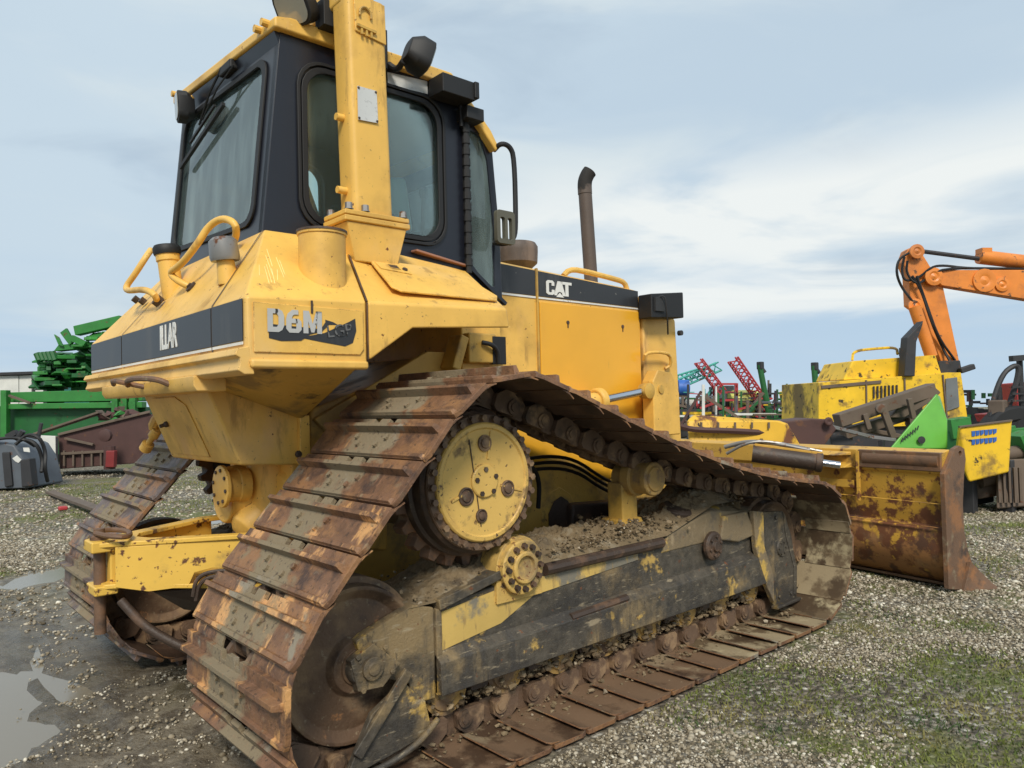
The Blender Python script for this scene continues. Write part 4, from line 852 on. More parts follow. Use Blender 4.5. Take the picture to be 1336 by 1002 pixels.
# ---- blade
BA=R(10); bo=V((3.19,-1.86,0)); bt=V((math.sin(BA),math.cos(BA),0)); bf=V((math.cos(BA),-math.sin(BA),0))
def bl(t,f,z): return bo+bt*t+bf*f+V((0,0,z))
BW=3.70
prof=[(.10,1.03),(-.02,1.01),(-.02,.86),(.0,.84),(.03,.62),(.05,.46),(.0,.44),(-.03,.30),(.02,.16),(.14,.04),(.22,.00),(.24,.03),(.10,.25),(.12,.6),(.16,.85)]
g=G(); n=len(prof); vs=[bl(t,f,z) for t in(0,BW) for f,z in prof]
g.plate([bl(0,f,z) for f,z in prof],bt*BW); BLD=obj('blade',g,m_yelr,DZ,.008)
g=G(); g.cyl(bl(.02,.02,.945),bl(.62,.02,.945),.065,20); g.hull([bl(t,f,z) for t in(.0,.66) for f,z in((-.03,1.01),(.08,1.02),(-.03,.87),(.08,.87))]); obj('blade_top_tube',g,m_rust,BLD,.006)
g=G()
for z,t0,t1,h in((.635,.0,3.6,.006),(.46,.0,3.6,.006)): g.bar(bl(t0,-.024,z),bl(t1,-.024,z),.016,h)
g.bar(bl(.66,-.03,.60),bl(.66,-.03,1.0),.025,.03,(1,0,0))
g.plate([bl(.70,-.026,.70),bl(1.1,-.026,.70),bl(1.1,-.026,.76),bl(.70,-.026,.76)],-bf*.008)
obj('blade_rib',g,m_yelr,BLD,.004)
# end plate
ep=[(-.05,.03),(-.05,.86),(.02,.94),(.10,1.035),(.17,1.055),(.235,1.03),(.25,.95),(.22,.84),(.185,.62),(.19,.42),(.235,.26),(.32,.11),(.38,.02),(.36,-.02),(.12,.0)]
hl=[(.175+.022*math.cos(q*math.pi/6),.995+.022*math.sin(q*math.pi/6)) for q in range(12)]
for s in(0,1):
    g=G(); o_=-.035 if s==0 else BW
    g.plate([bl(o_,f,z) for f,z in ep],bt*.035,[[bl(o_,f,z) for f,z in hl]]); obj('blade_end_plate',g,m_rust,BLD,.005)
g=G(); g.plate([bl(-.07,.20,.20),bl(-.05,.12,-.01),bl(-.16,.42,-.02),bl(-.10,.36,.06)],bt*.03); g.plate([bl(0,.12,.03),bl(BW,.12,.03),bl(BW,.30,-.03),bl(0,.30,-.03)],(0,0,-.02)); obj('cutting_edge',g,m_rust,BLD,.003)
# cylinder lug on blade
g=G(); g.hull([bl(t,f,z) for t,f,z in((.72,-.02,.86),(1.02,-.02,.86),(.74,-.12,.86),(1.10,-.16,.86),(.72,-.02,.90),(1.02,-.02,.90),(1.1,-.16,.90))]); g.hull([bl(t,f,z) for t,f,z in((.72,-.02,.96),(1.02,-.02,.96),(.8,-.14,.96),(1.10,-.16,.96),(.72,-.02,.99),(1.02,-.02,.99),(1.1,-.16,.99))]); obj('cylinder_lug',g,m_yelr,BLD,.006)
g=G(); a=hit(985,592,y=-.62); b=hit(1073,604,y=-1.06)
dd=(b-a).normalized(); g.cyl(a-dd*.02,b,.07,24); g.lathe(b-dd*.05,dd,[(.078,0),(.078,.045),(.05,.052)],24); tc_=obj('tilt_cylinder',g,m_rustdark,DZ,.003)
g=G(); g.cyl(b,b+dd*.13,.028,16); obj('tilt_cylinder_rod',g,m_chrome,tc_)
g=G(); g.tube([a+V((-.05,.25,.05)),a+V((.02,.08,.10)),a+dd*.15+V((0,0,.11)),a+dd*.42+V((0,0,.09))],.018,10); g.tube([a+V((-.10,.2,.0)),a+V((-.05,.05,.09)),a+dd*.1+V((0,0,.12)),b+V((0,0,.09))],.012,8); obj('tilt_hose',g,m_steel,tc_)
g=G(); g.bar(a+V((.0,.0,.075)),b+V((0,0,.075)),.04,.02); obj('cylinder_guard',g,m_yelr,tc_,.004)
# push frame
g=G(); g.bar((1.6,-.62,.62),(3.0,-.55,.55),.14,.28); g.bar((1.6,.62,.62),(3.1,.60,.55),.14,.28); g.bar((2.9,-.60,.60),(3.25,.62,.60),.28,.35); g.bar((.5,-.62,.70),(1.7,-.62,.62),.12,.26); g.bar((.5,.62,.70),(1.7,.62,.62),.12,.26); obj('push_frame',g,m_rustdark,DZ,.02)
# ---- mud heaped on the track frames (stones come later)
def mudstrip(name,x0,x1,y0,y1,zf,amp,nx,ny,par,m_,seed=0):
    vs=[];fs=[]
    for i in range(nx+1):
        for j in range(ny+1):
            u=i/nx;v=j/ny; x=x0+(x1-x0)*u; y=y0+(y1-y0)*v
            edge=min(1,min(v,1-v)*4)*min(1,min(u,1-u)*8)
            nz=noise.fractal(V((x*7+seed,y*7,seed)),1.0,2.0,4)*.5+.5; n2=noise.noise(V((x*31,y*31,seed)))
            vs.append((x,y,zf(x)+amp*edge*(.35+nz)+.009*n2*edge+.012*edge*noise.fractal(V((x*45,y*45,4)),1,2,3)))
    for i in range(nx):
        for j in range(ny):
            a=i*(ny+1)+j; fs.append((a,a+ny+1,a+ny+2,a+1))
    g=G(); g.add(vs,fs,True); return obj(name,g,m_,par)
def zfr(x): 
    return .60+.06*min(1,max(0,(x+.99)/.5)) if x<.6 else (.66+.12*min(1,max(0,(x-.6)/.45)) if x<1.3 else .77)
for s in(1,-1):
    mudstrip('mud_crust',-1.12,1.5,-1.315*s,-.85*s,lambda x:zfr(x)-.015+(.05 if x<1.35 else 0),.085,320,70,DZ,m_mud,3*s)['kind']='stuff'
# ------------------------------------------------------------------ world and sun
SUN_EL,SUN_AZ=R(42),math.atan2(-.80,-.60)
w=bpy.data.worlds.new('World'); SC.world=w; w.use_nodes=True; nt=w.node_tree; nt.nodes.clear(); L=nt.links
out=nd(nt,'ShaderNodeOutputWorld'); bg=nd(nt,'ShaderNodeBackground'); L.new(bg.outputs[0],out.inputs[0]); bg.inputs[1].default_value=.1
sky=nd(nt,'ShaderNodeTexSky'); sky.sky_type='NISHITA'; sky.sun_disc=False; sky.sun_elevation=SUN_EL; sky.sun_rotation=math.pi/2-SUN_AZ; sky.dust_density=2; sky.air_density=1.2
tc=nd(nt,'ShaderNodeTexCoord'); sp=nd(nt,'ShaderNodeSeparateXYZ'); L.new(tc.outputs['Generated'],sp.inputs[0])
# project direction on a cloud layer: (x,y)/(z+.12)
za=nd(nt,'ShaderNodeMath',operation='ADD'); L.new(sp.outputs[2],za.inputs[0]); za.inputs[1].default_value=.16
zm=nd(nt,'ShaderNodeMath',operation='MAXIMUM'); L.new(za.outputs[0],zm.inputs[0]); zm.inputs[1].default_value=.05
dx=nd(nt,'ShaderNodeMath',operation='DIVIDE'); dy=nd(nt,'ShaderNodeMath',operation='DIVIDE')
L.new(sp.outputs[0],dx.inputs[0]);L.new(zm.outputs[0],dx.inputs[1]);L.new(sp.outputs[1],dy.inputs[0]);L.new(zm.outputs[0],dy.inputs[1])
cb=nd(nt,'ShaderNodeCombineXYZ'); L.new(dx.outputs[0],cb.inputs[0]);L.new(dy.outputs[0],cb.inputs[1])
def cloud(scale,lo,hi,off,st=(1,1,1)):
    mp=nd(nt,'ShaderNodeMapping'); mp.inputs['Location'].default_value=off; mp.inputs['Scale'].default_value=st; mp.inputs['Rotation'].default_value=(0,0,R(35)); L.new(cb.outputs[0],mp.inputs[0])
    n=nd(nt,'ShaderNodeTexNoise'); n.inputs['Scale'].default_value=scale; n.inputs['Detail'].default_value=7; n.inputs['Roughness'].default_value=.52; n.inputs['Distortion'].default_value=.3; L.new(mp.outputs[0],n.inputs[0])
    r=nd(nt,'ShaderNodeMapRange'); r.interpolation_type='SMOOTHERSTEP'; r.inputs['From Min'].default_value=lo; r.inputs['From Max'].default_value=hi; L.new(n.outputs['Fac'],r.inputs[0]); return r.outputs[0]
def mixc(f,a,b,fs=None):
    mx=nd(nt,'ShaderNodeMix',data_type='RGBA')
    if fs is not None: mx.inputs[0].default_value=fs
    else: L.new(f,mx.inputs[0])
    for k,c in((6,a),(7,b)):
        if isinstance(c,tuple): mx.inputs[k].default_value=rgba(c)
        else: L.new(c,mx.inputs[k])
    return mx.outputs[2]
CL=11.6
c0=mixc(None,sky.outputs[0],(.49*CL,.60*CL,.695*CL),.88)
# normalised direction; clouds are stretched along the horizon
nrm_=nd(nt,'ShaderNodeVectorMath',operation='NORMALIZE'); L.new(tc.outputs['Generated'],nrm_.inputs[0])
def streak(scale,zs,lo,hi,off,tilt=0,det=7,dist=.6):
    mp=nd(nt,'ShaderNodeMapping'); mp.inputs['Location'].default_value=off; mp.inputs['Scale'].default_value=(1,1,zs); mp.inputs['Rotation'].default_value=(R(tilt),R(-tilt),0); L.new(nrm_.outputs[0],mp.inputs[0])
    n=nd(nt,'ShaderNodeTexNoise'); n.inputs['Scale'].default_value=scale; n.inputs['Detail'].default_value=det; n.inputs['Roughness'].default_value=.5; n.inputs['Distortion'].default_value=dist; L.new(mp.outputs[0],n.inputs[0])
    r=nd(nt,'ShaderNodeMapRange'); r.interpolation_type='SMOOTHERSTEP'; r.inputs['From Min'].default_value=lo; r.inputs['From Max'].default_value=hi; L.new(n.outputs['Fac'],r.inputs[0]); return r.outputs[0]
def spot(px,py,lo,amt):
    b=nd(nt,'ShaderNodeVectorMath',operation='DOT_PRODUCT'); L.new(nrm_.outputs[0],b.inputs[0]); b.inputs[1].default_value=(CF+CR*((px-668)/FPX)+CU*((501-py)/FPX)).normalized()
    r=nd(nt,'ShaderNodeMapRange'); r.interpolation_type='SMOOTHERSTEP'; r.inputs['From Min'].default_value=lo; r.inputs['From Max'].default_value=1; r.inputs['To Max'].default_value=amt; L.new(b.outputs['Value'],r.inputs[0]); return r.outputs[0]
def mul(a,b):
    m_=nd(nt,'ShaderNodeMath',operation='MULTIPLY'); L.new(a,m_.inputs[0]); L.new(b,m_.inputs[1]); return m_.outputs[0]
def addc(a,b):
    m_=nd(nt,'ShaderNodeMath',operation='ADD'); m_.use_clamp=True; L.new(a,m_.inputs[0]); L.new(b,m_.inputs[1]); return m_.outputs[0]
def band(a,b,c,d):
    r1=nd(nt,'ShaderNodeMapRange'); r1.interpolation_type='SMOOTHSTEP'; r1.inputs['From Min'].default_value=a; r1.inputs['From Max'].default_value=b; L.new(sp2.outputs[2],r1.inputs[0])
    r2=nd(nt,'ShaderNodeMapRange'); r2.interpolation_type='SMOOTHSTEP'; r2.inputs['From Min'].default_value=c; r2.inputs['From Max'].default_value=d; r2.inputs['To Min'].default_value=1; r2.inputs['To Max'].default_value=0; L.new(sp2.outputs[2],r2.inputs[0]); return mul(r1.outputs[0],r2.outputs[0])
sp2=nd(nt,'ShaderNodeSeparateXYZ'); L.new(nrm_.outputs[0],sp2.inputs[0])
c1=mixc(streak(1.1,2.2,.36,.66,(.3,.2,0)),c0,(.50*CL,.605*CL,.69*CL))
c1=mixc(streak(3.4,2.6,.50,.74,(7.3,3.2,2),10),c1,(.40*CL,.50*CL,.60*CL))
c2=mixc(streak(2.2,3.5,.44,.72,(2.3,1.2,4),6),c1,(.58*CL,.66*CL,.70*CL))
lowb=band(.06,.14,.22,.34)
c3=mixc(mul(mul(streak(2.0,5.0,.30,.56,(5.1,2.2,1),9,8,.9),lowb),spot(1180,300,.72,1.25)),c2,(.74*CL,.775*CL,.77*CL))
c3b=mixc(mul(streak(1.6,7,.42,.62,(1.1,7.2,3),4),band(-.01,.02,.10,.20)),c3,(.42*CL,.55*CL,.68*CL))
hz=nd(nt,'ShaderNodeMapRange'); hz.inputs['From Min'].default_value=-.02; hz.inputs['From Max'].default_value=.08; hz.inputs['To Min'].default_value=.6; hz.inputs['To Max'].default_value=0; L.new(sp2.outputs[2],hz.inputs[0])
c4=mixc(hz.outputs[0],c3b,(.47*CL,.60*CL,.72*CL))
L.new(c4,bg.inputs[0])
sd=bpy.data.lights.new('sun','SUN'); sd.energy=3.1; sd.angle=R(14); sd.color=(1,.93,.81); so=bpy.data.objects.new('sun',sd); COL.objects.link(so)
sv=V((math.cos(SUN_AZ)*math.cos(SUN_EL),math.sin(SUN_AZ)*math.cos(SUN_EL),math.sin(SUN_EL))); so.rotation_euler=(-sv).to_track_quat('-Z','Y').to_euler()
vs_=SC.view_settings; vs_.view_transform='Standard'; vs_.look='None'; vs_.exposure=0; vs_.gamma=1
SC.render.engine='CYCLES'
# ------------------------------------------------------------------ ground
def puddle_depth(x,y):
    d=0
    for cx,cy,a,b,rot in ((-2.40,1.20,.55,.95,20),(-2.6,3.0,.35,.5,0),(-1.3,4.2,1.0,.4,30),(.2,5.9,2.2,.4,35),(-2.25,.35,.35,.4,0)):
        q=R(rot); u=(x-cx)*math.cos(q)+(y-cy)*math.sin(q); v=-(x-cx)*math.sin(q)+(y-cy)*math.cos(q)
        r=(u/a)**2+(v/b)**2; d=max(d,math.exp(-r*1.6))
    return d
def mudmask(x,y):
    a=max(0,1-max(0,(math.hypot((x+1.9)/2.2,(y-1.3)/3.2)-.6))*1.6); return min(1,a)
def gz(x,y):
    r=math.hypot(x-CAMLOC.x,y-CAMLOC.y)
    z=.018*noise.fractal(V((x*.9,y*.9,0)),1,2,3)+.006*noise.noise(V((x*5,y*5,2)))
    mm=mudmask(x,y); z+=mm*.045*noise.fractal(V((x*5,y*5,5)),.8,2,5)
    z-=.055*puddle_depth(x,y)
    if abs(abs(y)-1.153)<.62 and -1.7<x<2.3: z=min(z,-.006)
    if r>24: z-= (r-24)*.0175
    return z-.012
def grid_rings():
    # polar sheet centred below the camera
    vs=[];fs=[]; nr=170; na=400
    rad=[0]+[.25*(1.0545**i) for i in range(nr)]
    while rad[-1]<900: rad.append(rad[-1]*1.09)
    for i,r_ in enumerate(rad):
        for k in range(na):
            q=2*math.pi*k/na; x=CAMLOC.x+r_*math.cos(q); y=CAMLOC.y+r_*math.sin(q); vs.append((x,y,gz(x,y)))
    for i in range(len(rad)-1):
        for k in range(na):
            a=i*na+k; b=i*na+(k+1)%na; fs.append((a,b,b+na,a+na))
    return vs,fs
vs,fs=grid_rings(); g=G(); g.add(vs,fs,True)
gm=bpy.data.materials.new('gravel_mud_and_moss'); gm.use_nodes=True; nt=gm.node_tree; L=nt.links; bs=nt.nodes['Principled BSDF']
tc=nd(nt,'ShaderNodeTexCoord'); co=tc.outputs['Object']
def NZ(scale,det=5,rough=.6,off=(0,0,0)):
    mp=nd(nt,'ShaderNodeMapping'); mp.inputs['Location'].default_value=off; L.new(co,mp.inputs[0]); n=nd(nt,'ShaderNodeTexNoise'); n.inputs['Scale'].default_value=scale; n.inputs['Detail'].default_value=det; n.inputs['Roughness'].default_value=rough; L.new(mp.outputs[0],n.inputs[0]); return n.outputs['Fac']
def RMP(v,a,b,c=0,d=1,sm=True):
    r=nd(nt,'ShaderNodeMapRange'); 
    if sm:r.interpolation_type='SMOOTHSTEP'
    for k,x in zip((1,2,3,4),(a,b,c,d)): r.inputs[k].default_value=x
    L.new(v,r.inputs[0]); return r.outputs[0]
def MA(op,a,b):
    m_=nd(nt,'ShaderNodeMath',operation=op)
    for k,x in((0,a),(1,b)):
        if isinstance(x,(int,float)): m_.inputs[k].default_value=x
        else: L.new(x,m_.inputs[k])
    return m_.outputs[0]
vo=nd(nt,'ShaderNodeTexVoronoi'); vo.inputs['Scale'].default_value=34; L.new(co,vo.inputs[0])
sr=nd(nt,'ShaderNodeSeparateColor'); L.new(vo.outputs['Color'],sr.inputs[0])
cr=nd(nt,'ShaderNodeValToRGB'); L.new(sr.outputs[0],cr.inputs[0]); e=cr.color_ramp.elements; e[0].position=0;e[0].color=(.10,.08,.055,1); e[1].position=1;e[1].color=(.60,.57,.49,1)
for p_,c_ in((.3,(.19,.155,.11,1)),(.6,(.28,.24,.18,1)),(.85,(.38,.34,.27,1))): q_=e.new(p_); q_.color=c_
col=cr.outputs[0]
dk=RMP(vo.outputs['Distance'],.35,.75,0,.75); col=mixc(dk,col,(.05,.042,.03))
gr=RMP(MA('ADD',NZ(.8,6,.65),MA('MULTIPLY',NZ(9,4),.25)),.60,.76,0,.9); col=mixc(gr,col,(.14,.15,.035))
# mud zone near the rear left: geometric mask by distance
def ELL(cx,cy,a,b,lo,hi):
    mp=nd(nt,'ShaderNodeMapping'); mp.vector_type='POINT'; mp.inputs['Location'].default_value=(-cx/a,-cy/b,0); mp.inputs['Scale'].default_value=(1/a,1/b,0); L.new(co,mp.inputs[0]); ln=nd(nt,'ShaderNodeVectorMath',operation='LENGTH'); L.new(mp.outputs[0],ln.inputs[0])
    s=MA('ADD',ln.outputs['Value'],MA('MULTIPLY',MA('SUBTRACT',NZ(2.2,5),.5),1.1)); return RMP(s,lo,hi,1,0)
mu=ELL(-1.7,1.2,2.4,3.6,.75,1.1); mu2=ELL(-.6,-.6,2.0,1.1,.8,1.1)
mm=MA('MAXIMUM',mu,mu2); mudc=mixc(RMP(NZ(7,6),.45,.6),(.20,.165,.115),(.095,.073,.048)); col=mixc(MA('MULTIPLY',mm,.85),col,mudc)
L.new(col,bs.inputs['Base Color'])
wet=MA('MULTIPLY',mm,RMP(NZ(5,5,.6,(3,3,0)),.42,.6,.35,1)); pw=ELL(-2.4,1.2,1.0,1.6,.7,1.15); wet=MA('MAXIMUM',wet,pw); L.new(mixc(MA('MULTIPLY',pw,.55),col,(.085,.068,.048)),bs.inputs['Base Color']); L.new(RMP(wet,0,1,.9,.22,False),bs.inputs['Roughness'])
b1=nd(nt,'ShaderNodeBump'); b1.inputs['Distance'].default_value=.02; b1.inputs['Strength'].default_value=.9; L.new(MA('MULTIPLY',MA('ADD',MA('MULTIPLY',vo.outputs['Distance'],-1.0),MA('MULTIPLY',NZ(60,3),.5)),MA('SUBTRACT',1.15,mm)),b1.inputs['Height'])
b2=nd(nt,'ShaderNodeBump'); b2.inputs['Distance'].default_value=.03; b2.inputs['Strength'].default_value=.7; L.new(NZ(22,6,.7),b2.inputs['Height']); L.new(b1.outputs[0],b2.inputs['Normal']); L.new(b2.outputs[0],bs.inputs['Normal'])
GO=obj('ground',g,gm); GO['kind']='structure'
# far fields: slightly green/brown strips are part of the same sheet
# water in the hollows
wm=bpy.data.materials.new('muddy_puddle_water'); wm.use_nodes=True; b_=wm.node_tree.nodes['Principled BSDF']; b_.inputs['Base Color'].default_value=(.22,.19,.14,1); b_.inputs['Roughness'].default_value=.17; b_.inputs['Specular IOR Level'].default_value=.6
nn=nd(wm.node_tree,'ShaderNodeTexNoise'); nn.inputs['Scale'].default_value=3; bb=nd(wm.node_tree,'ShaderNodeBump'); bb.inputs['Distance'].default_value=.003; wm.node_tree.links.new(nn.outputs['Fac'],bb.inputs['Height']); wm.node_tree.links.new(bb.outputs[0],b_.inputs['Normal'])
def pud(cx,cy,rx,ry,z):
    g=G(); n=48; g.add([(cx+rx*math.cos(2*math.pi*i/n),cy+ry*math.sin(2*math.pi*i/n),z) for i in range(n)],[tuple(range(n))]); o=obj('puddle_water',g,wm); o['kind']='structure'
pud(-2.6,2.2,2.0,2.9,-.036); pud(.0,5.2,3.2,1.5,-.040)
# ------------------------------------------------------------------ stones and grass (stuff)
rng=np.random.default_rng(5)
def ico(sub=1):
    bm=bmesh.new(); bmesh.ops.create_icosphere(bm,subdivisions=sub,radius=1); v=np.array([x.co[:] for x in bm.verts]); f=np.array([[q.index for q in x.verts] for x in bm.faces]); bm.free(); return v,f
IV,IF=ico(1)
def stones(name,P,S,m_,parent=None,kind='stuff',vcol=True,smooth=True,rg=.28):
    n=len(P); T=[]
    for k in range(8):
        v=IV*(1+rng.uniform(-rg,rg,(len(IV),1))); v=v*np.array([1,rng.uniform(.65,.95),rng.uniform(.45,.75)]); T.append(v)
    T=np.array(T); idx=rng.integers(0,8,n); v=T[idx]
    a=rng.uniform(0,6.283,n); c,s=np.cos(a),np.sin(a); tl=rng.normal(0,.35,n); ct,st=np.cos(tl),np.sin(tl)
    x=v[:,:,0]*c[:,None]-v[:,:,1]*s[:,None]; y=v[:,:,0]*s[:,None]+v[:,:,1]*c[:,None]; z=v[:,:,2]
    y2=y*ct[:,None]-z*st[:,None]; z2=y*st[:,None]+z*ct[:,None]
    vv=np.stack([x,y2,z2],2)*S[:,None,None]+P[:,None,:]
    ff=(IF[None]+ (np.arange(n)*len(IV))[:,None,None]).reshape(-1,3)
    me=bpy.data.meshes.new(name); me.vertices.add(n*len(IV)); me.vertices.foreach_set('co',vv.reshape(-1)); me.loops.add(len(ff)*3); me.loops.foreach_set('vertex_index',ff.reshape(-1)); me.polygons.add(len(ff)); me.polygons.foreach_set('loop_start',np.arange(len(ff))*3); me.update(calc_edges=True)
    me.polygons.foreach_set('use_smooth',np.full(len(ff),smooth))
    if vcol:
        at=me.color_attributes.new('tone','FLOAT_COLOR','POINT'); r_=np.repeat(rng.random((n,1)),len(IV),1).reshape(-1); h=np.repeat(rng.random((n,1)),len(IV),1).reshape(-1); at.data.foreach_set('color',np.stack([r_,h,r_,np.ones_like(r_)],1).reshape(-1))
    me.materials.append(m_); o=bpy.data.objects.new(name,me); link(o,parent); 
    if kind:o['kind']=kind
    return o
def stonemat(name,stops):
    ma=bpy.data.materials.new(name); ma.use_nodes=True; nt=ma.node_tree; b=nt.nodes['Principled BSDF']; a=nd(nt,'ShaderNodeAttribute',attribute_name='tone'); s=nd(nt,'ShaderNodeSeparateColor'); nt.links.new(a.outputs['Color'],s.inputs[0])
    cr=nd(nt,'ShaderNodeValToRGB'); nt.links.new(s.outputs[0],cr.inputs[0]); el=cr.color_ramp.elements; el[0].position=stops[0][0]; el[0].color=rgba(stops[0][1]); el[1].position=stops[-1][0]; el[1].color=rgba(stops[-1][1])
    for p,c in stops[1:-1]: q=el.new(p); q.color=rgba(c)
    tc=nd(nt,'ShaderNodeTexCoord'); n=nd(nt,'ShaderNodeTexNoise'); n.inputs['Scale'].default_value=45; n.inputs['Detail'].default_value=4; nt.links.new(tc.outputs['Object'],n.inputs[0])
    mr=nd(nt,'ShaderNodeMapRange'); mr.inputs[3].default_value=.55; mr.inputs[4].default_value=1.45; nt.links.new(n.outputs['Fac'],mr.inputs[0]); vm=nd(nt,'ShaderNodeVectorMath',operation='SCALE'); nt.links.new(cr.outputs[0],vm.inputs[0]); nt.links.new(mr.outputs[0],vm.inputs['Scale']); nt.links.new(vm.outputs[0],b.inputs['Base Color']); b.inputs['Roughness'].default_value=.75; return ma
m_gravel=stonemat('mixed_gravel',[(0,(.09,.07,.042)),(.3,(.21,.17,.11)),(.6,(.33,.28,.20)),(.9,(.46,.41,.32)),(1,(.70,.66,.55))])
m_clod=stonemat('mud_clods',[(0,(.09,.06,.032)),(.5,(.18,.13,.07)),(.95,(.25,.185,.11)),(1,(.42,.36,.27))])
def pn(x,y): return noise.fractal(V((x*.55,y*.55,3)),1,2,4)+.25*noise.noise(V((x*2.6,y*2.6,8)))
def in_view(X,Y,marg=.12):
    dx=X-CAMLOC.x;dy=Y-CAMLOC.y; dz=-CAMLOC.z
    zc_=dx*CF.x+dy*CF.y+dz*CF.z; u=(dx*CR.x+dy*CR.y+dz*CR.z)/zc_; v=(dx*CU.x+dy*CU.y+dz*CU.z)/zc_
    return (zc_>.3)&(abs(u)<.686+marg)&(v>-.515-marg)
def gzv(X,Y): return np.array([gz(x,y) for x,y in zip(X,Y)])
def clear(X,Y):
    a=(np.abs(np.abs(Y)-1.153)<.47)&(X>-1.75)&(X<2.25); return ~a
def scatter(n,r0,r1,s0,s1,name):
    r=np.sqrt(rng.uniform(r0*r0,r1*r1,n)); q=rng.uniform(R(48.4-46),R(48.4+46),n); X=CAMLOC.x+r*np.cos(q); Y=CAMLOC.y+r*np.sin(q)
    k=in_view(X,Y)&clear(X,Y); X=X[k];Y=Y[k]
    pd=np.array([puddle_depth(x,y) for x,y in zip(X,Y)]); md=np.array([mudmask(x,y) for x,y in zip(X,Y)]); cl=np.array([pn(x,y) for x,y in zip(X,Y)])
    k=((pd<.35)|(rng.random(len(X))<.04))&(rng.random(len(X))>md*.72)&(rng.random(len(X))<.97-2.6*np.maximum(cl-.0,0)); X=X[k];Y=Y[k]
    S=s0+(s1-s0)*rng.random(len(X))**3; Z=gzv(X,Y)+S*.25
    return np.stack([X,Y,Z],1),S
PS=[scatter(160000,1.6,5.5,.004,.0115,''),scatter(8000,1.6,5.5,.011,.020,''),scatter(150000,5.5,11,.007,.016,''),scatter(6000,5.5,11,.018,.028,''),scatter(38000,11,22,.015,.034,'')]
P_=np.concatenate([p for p,s in PS]); S_=np.concatenate([s for p,s in PS])
gv=stones('gravel',P_,S_,m_gravel)
# grass / moss tufts
def grassmesh(n,r0,r1,h0,h1):
    r=np.sqrt(rng.uniform(r0*r0,r1*r1,n)); q=rng.uniform(R(48.4-46),R(48.4+46),n); X=CAMLOC.x+r*np.cos(q); Y=CAMLOC.y+r*np.sin(q)
    k=in_view(X,Y)&clear(X,Y); X=X[k];Y=Y[k]
    cl=np.array([pn(x,y) for x,y in zip(X,Y)]); md=np.array([max(mudmask(x,y),puddle_depth(x,y)*2) for x,y in zip(X,Y)])
    k=(cl+rng.normal(0,.10,len(X))>.12)&(md<.5); X=X[k];Y=Y[k]; Z=gzv(X,Y)
    n=len(X); H=rng.uniform(h0,h1,n); a=rng.uniform(0,6.28,n); wd=H*.16+.002; lx=rng.normal(0,.5,n)*H; ly=rng.normal(0,.5,n)*H
    v=np.zeros((n,3,3)); v[:,0]=np.stack([X-wd*np.cos(a),Y-wd*np.sin(a),Z],1); v[:,1]=np.stack([X+wd*np.cos(a),Y+wd*np.sin(a),Z],1); v[:,2]=np.stack([X+lx,Y+ly,Z+H],1); return v
gvv=np.concatenate([grassmesh(150000,1.6,7,.007,.022),grassmesh(170000,7,18,.014,.036)])
n=len(gvv); me=bpy.data.meshes.new('grass'); me.vertices.add(n*3); me.vertices.foreach_set('co',gvv.reshape(-1)); me.loops.add(n*3); me.loops.foreach_set('vertex_index',np.arange(n*3)); me.polygons.add(n); me.polygons.foreach_set('loop_start',np.arange(n)*3); me.update(calc_edges=True)
me.materials.append(mat('short_grass',(.15,.175,.035),.7,layers=[((.23,.20,.07),2,.5,.6,.8,{}),((.045,.08,.02),3,.5,.65,.7,{})])); go=bpy.data.objects.new('grass',me); link(go); go['kind']='stuff'
# clods on the frames and shoes
cp_=[];cs=[]
for s in(1,-1):
    n=9000 if s>0 else 1500; X=rng.uniform(-1.08,1.5,n); Y=-s*rng.uniform(.88,1.30,n); k=rng.random(n)<.25+.75*np.clip(np.sin(X*3+1)+.6,0,1); X=X[k];Y=Y[k]; Z=np.array([zfr(x) for x in X])+rng.uniform(.01,.09,len(X)); cp_.append(np.stack([X,Y,Z],1)); cs.append(.004+.015*rng.random(len(X))**4)
n=900; cp_.append(np.stack([rng.normal(.42,.14,n),rng.normal(-1.12,.08,n),.70+.10*rng.random(n)],1)); cs.append(rng.uniform(.006,.020,n))
n=900; cp_.append(np.stack([rng.normal(.05,.20,n),rng.normal(-1.16,.07,n),.70+.06*rng.random(n)],1)); cs.append(rng.uniform(.005,.018,n))
n=900; X=rng.uniform(.6,1.45,n); cp_.append(np.stack([X,rng.uniform(-1.24,-1.1,n),np.interp(X,[.6,1.05,1.5],[.73,.82,.80])+.03*rng.random(n)],1)); cs.append(rng.uniform(.005,.018,n))
n=1000; X=rng.uniform(-1.0,1.6,n); cp_.append(np.stack([X,rng.uniform(-1.29,-1.20,n),.155+.12*rng.random(n)**1.5],1)); cs.append(.008+.026*rng.random(n)**2)
n=220; X=rng.uniform(-1.1,1.9,n); cp_.append(np.stack([X,rng.uniform(-1.40,-1.24,n),.022+.02*rng.random(n)],1)); cs.append(.006+.016*rng.random(n)**2)
st=stones('mud_clods',np.concatenate(cp_),np.concatenate(cs)*.8,m_clod,DZ,smooth=False,rg=.42)
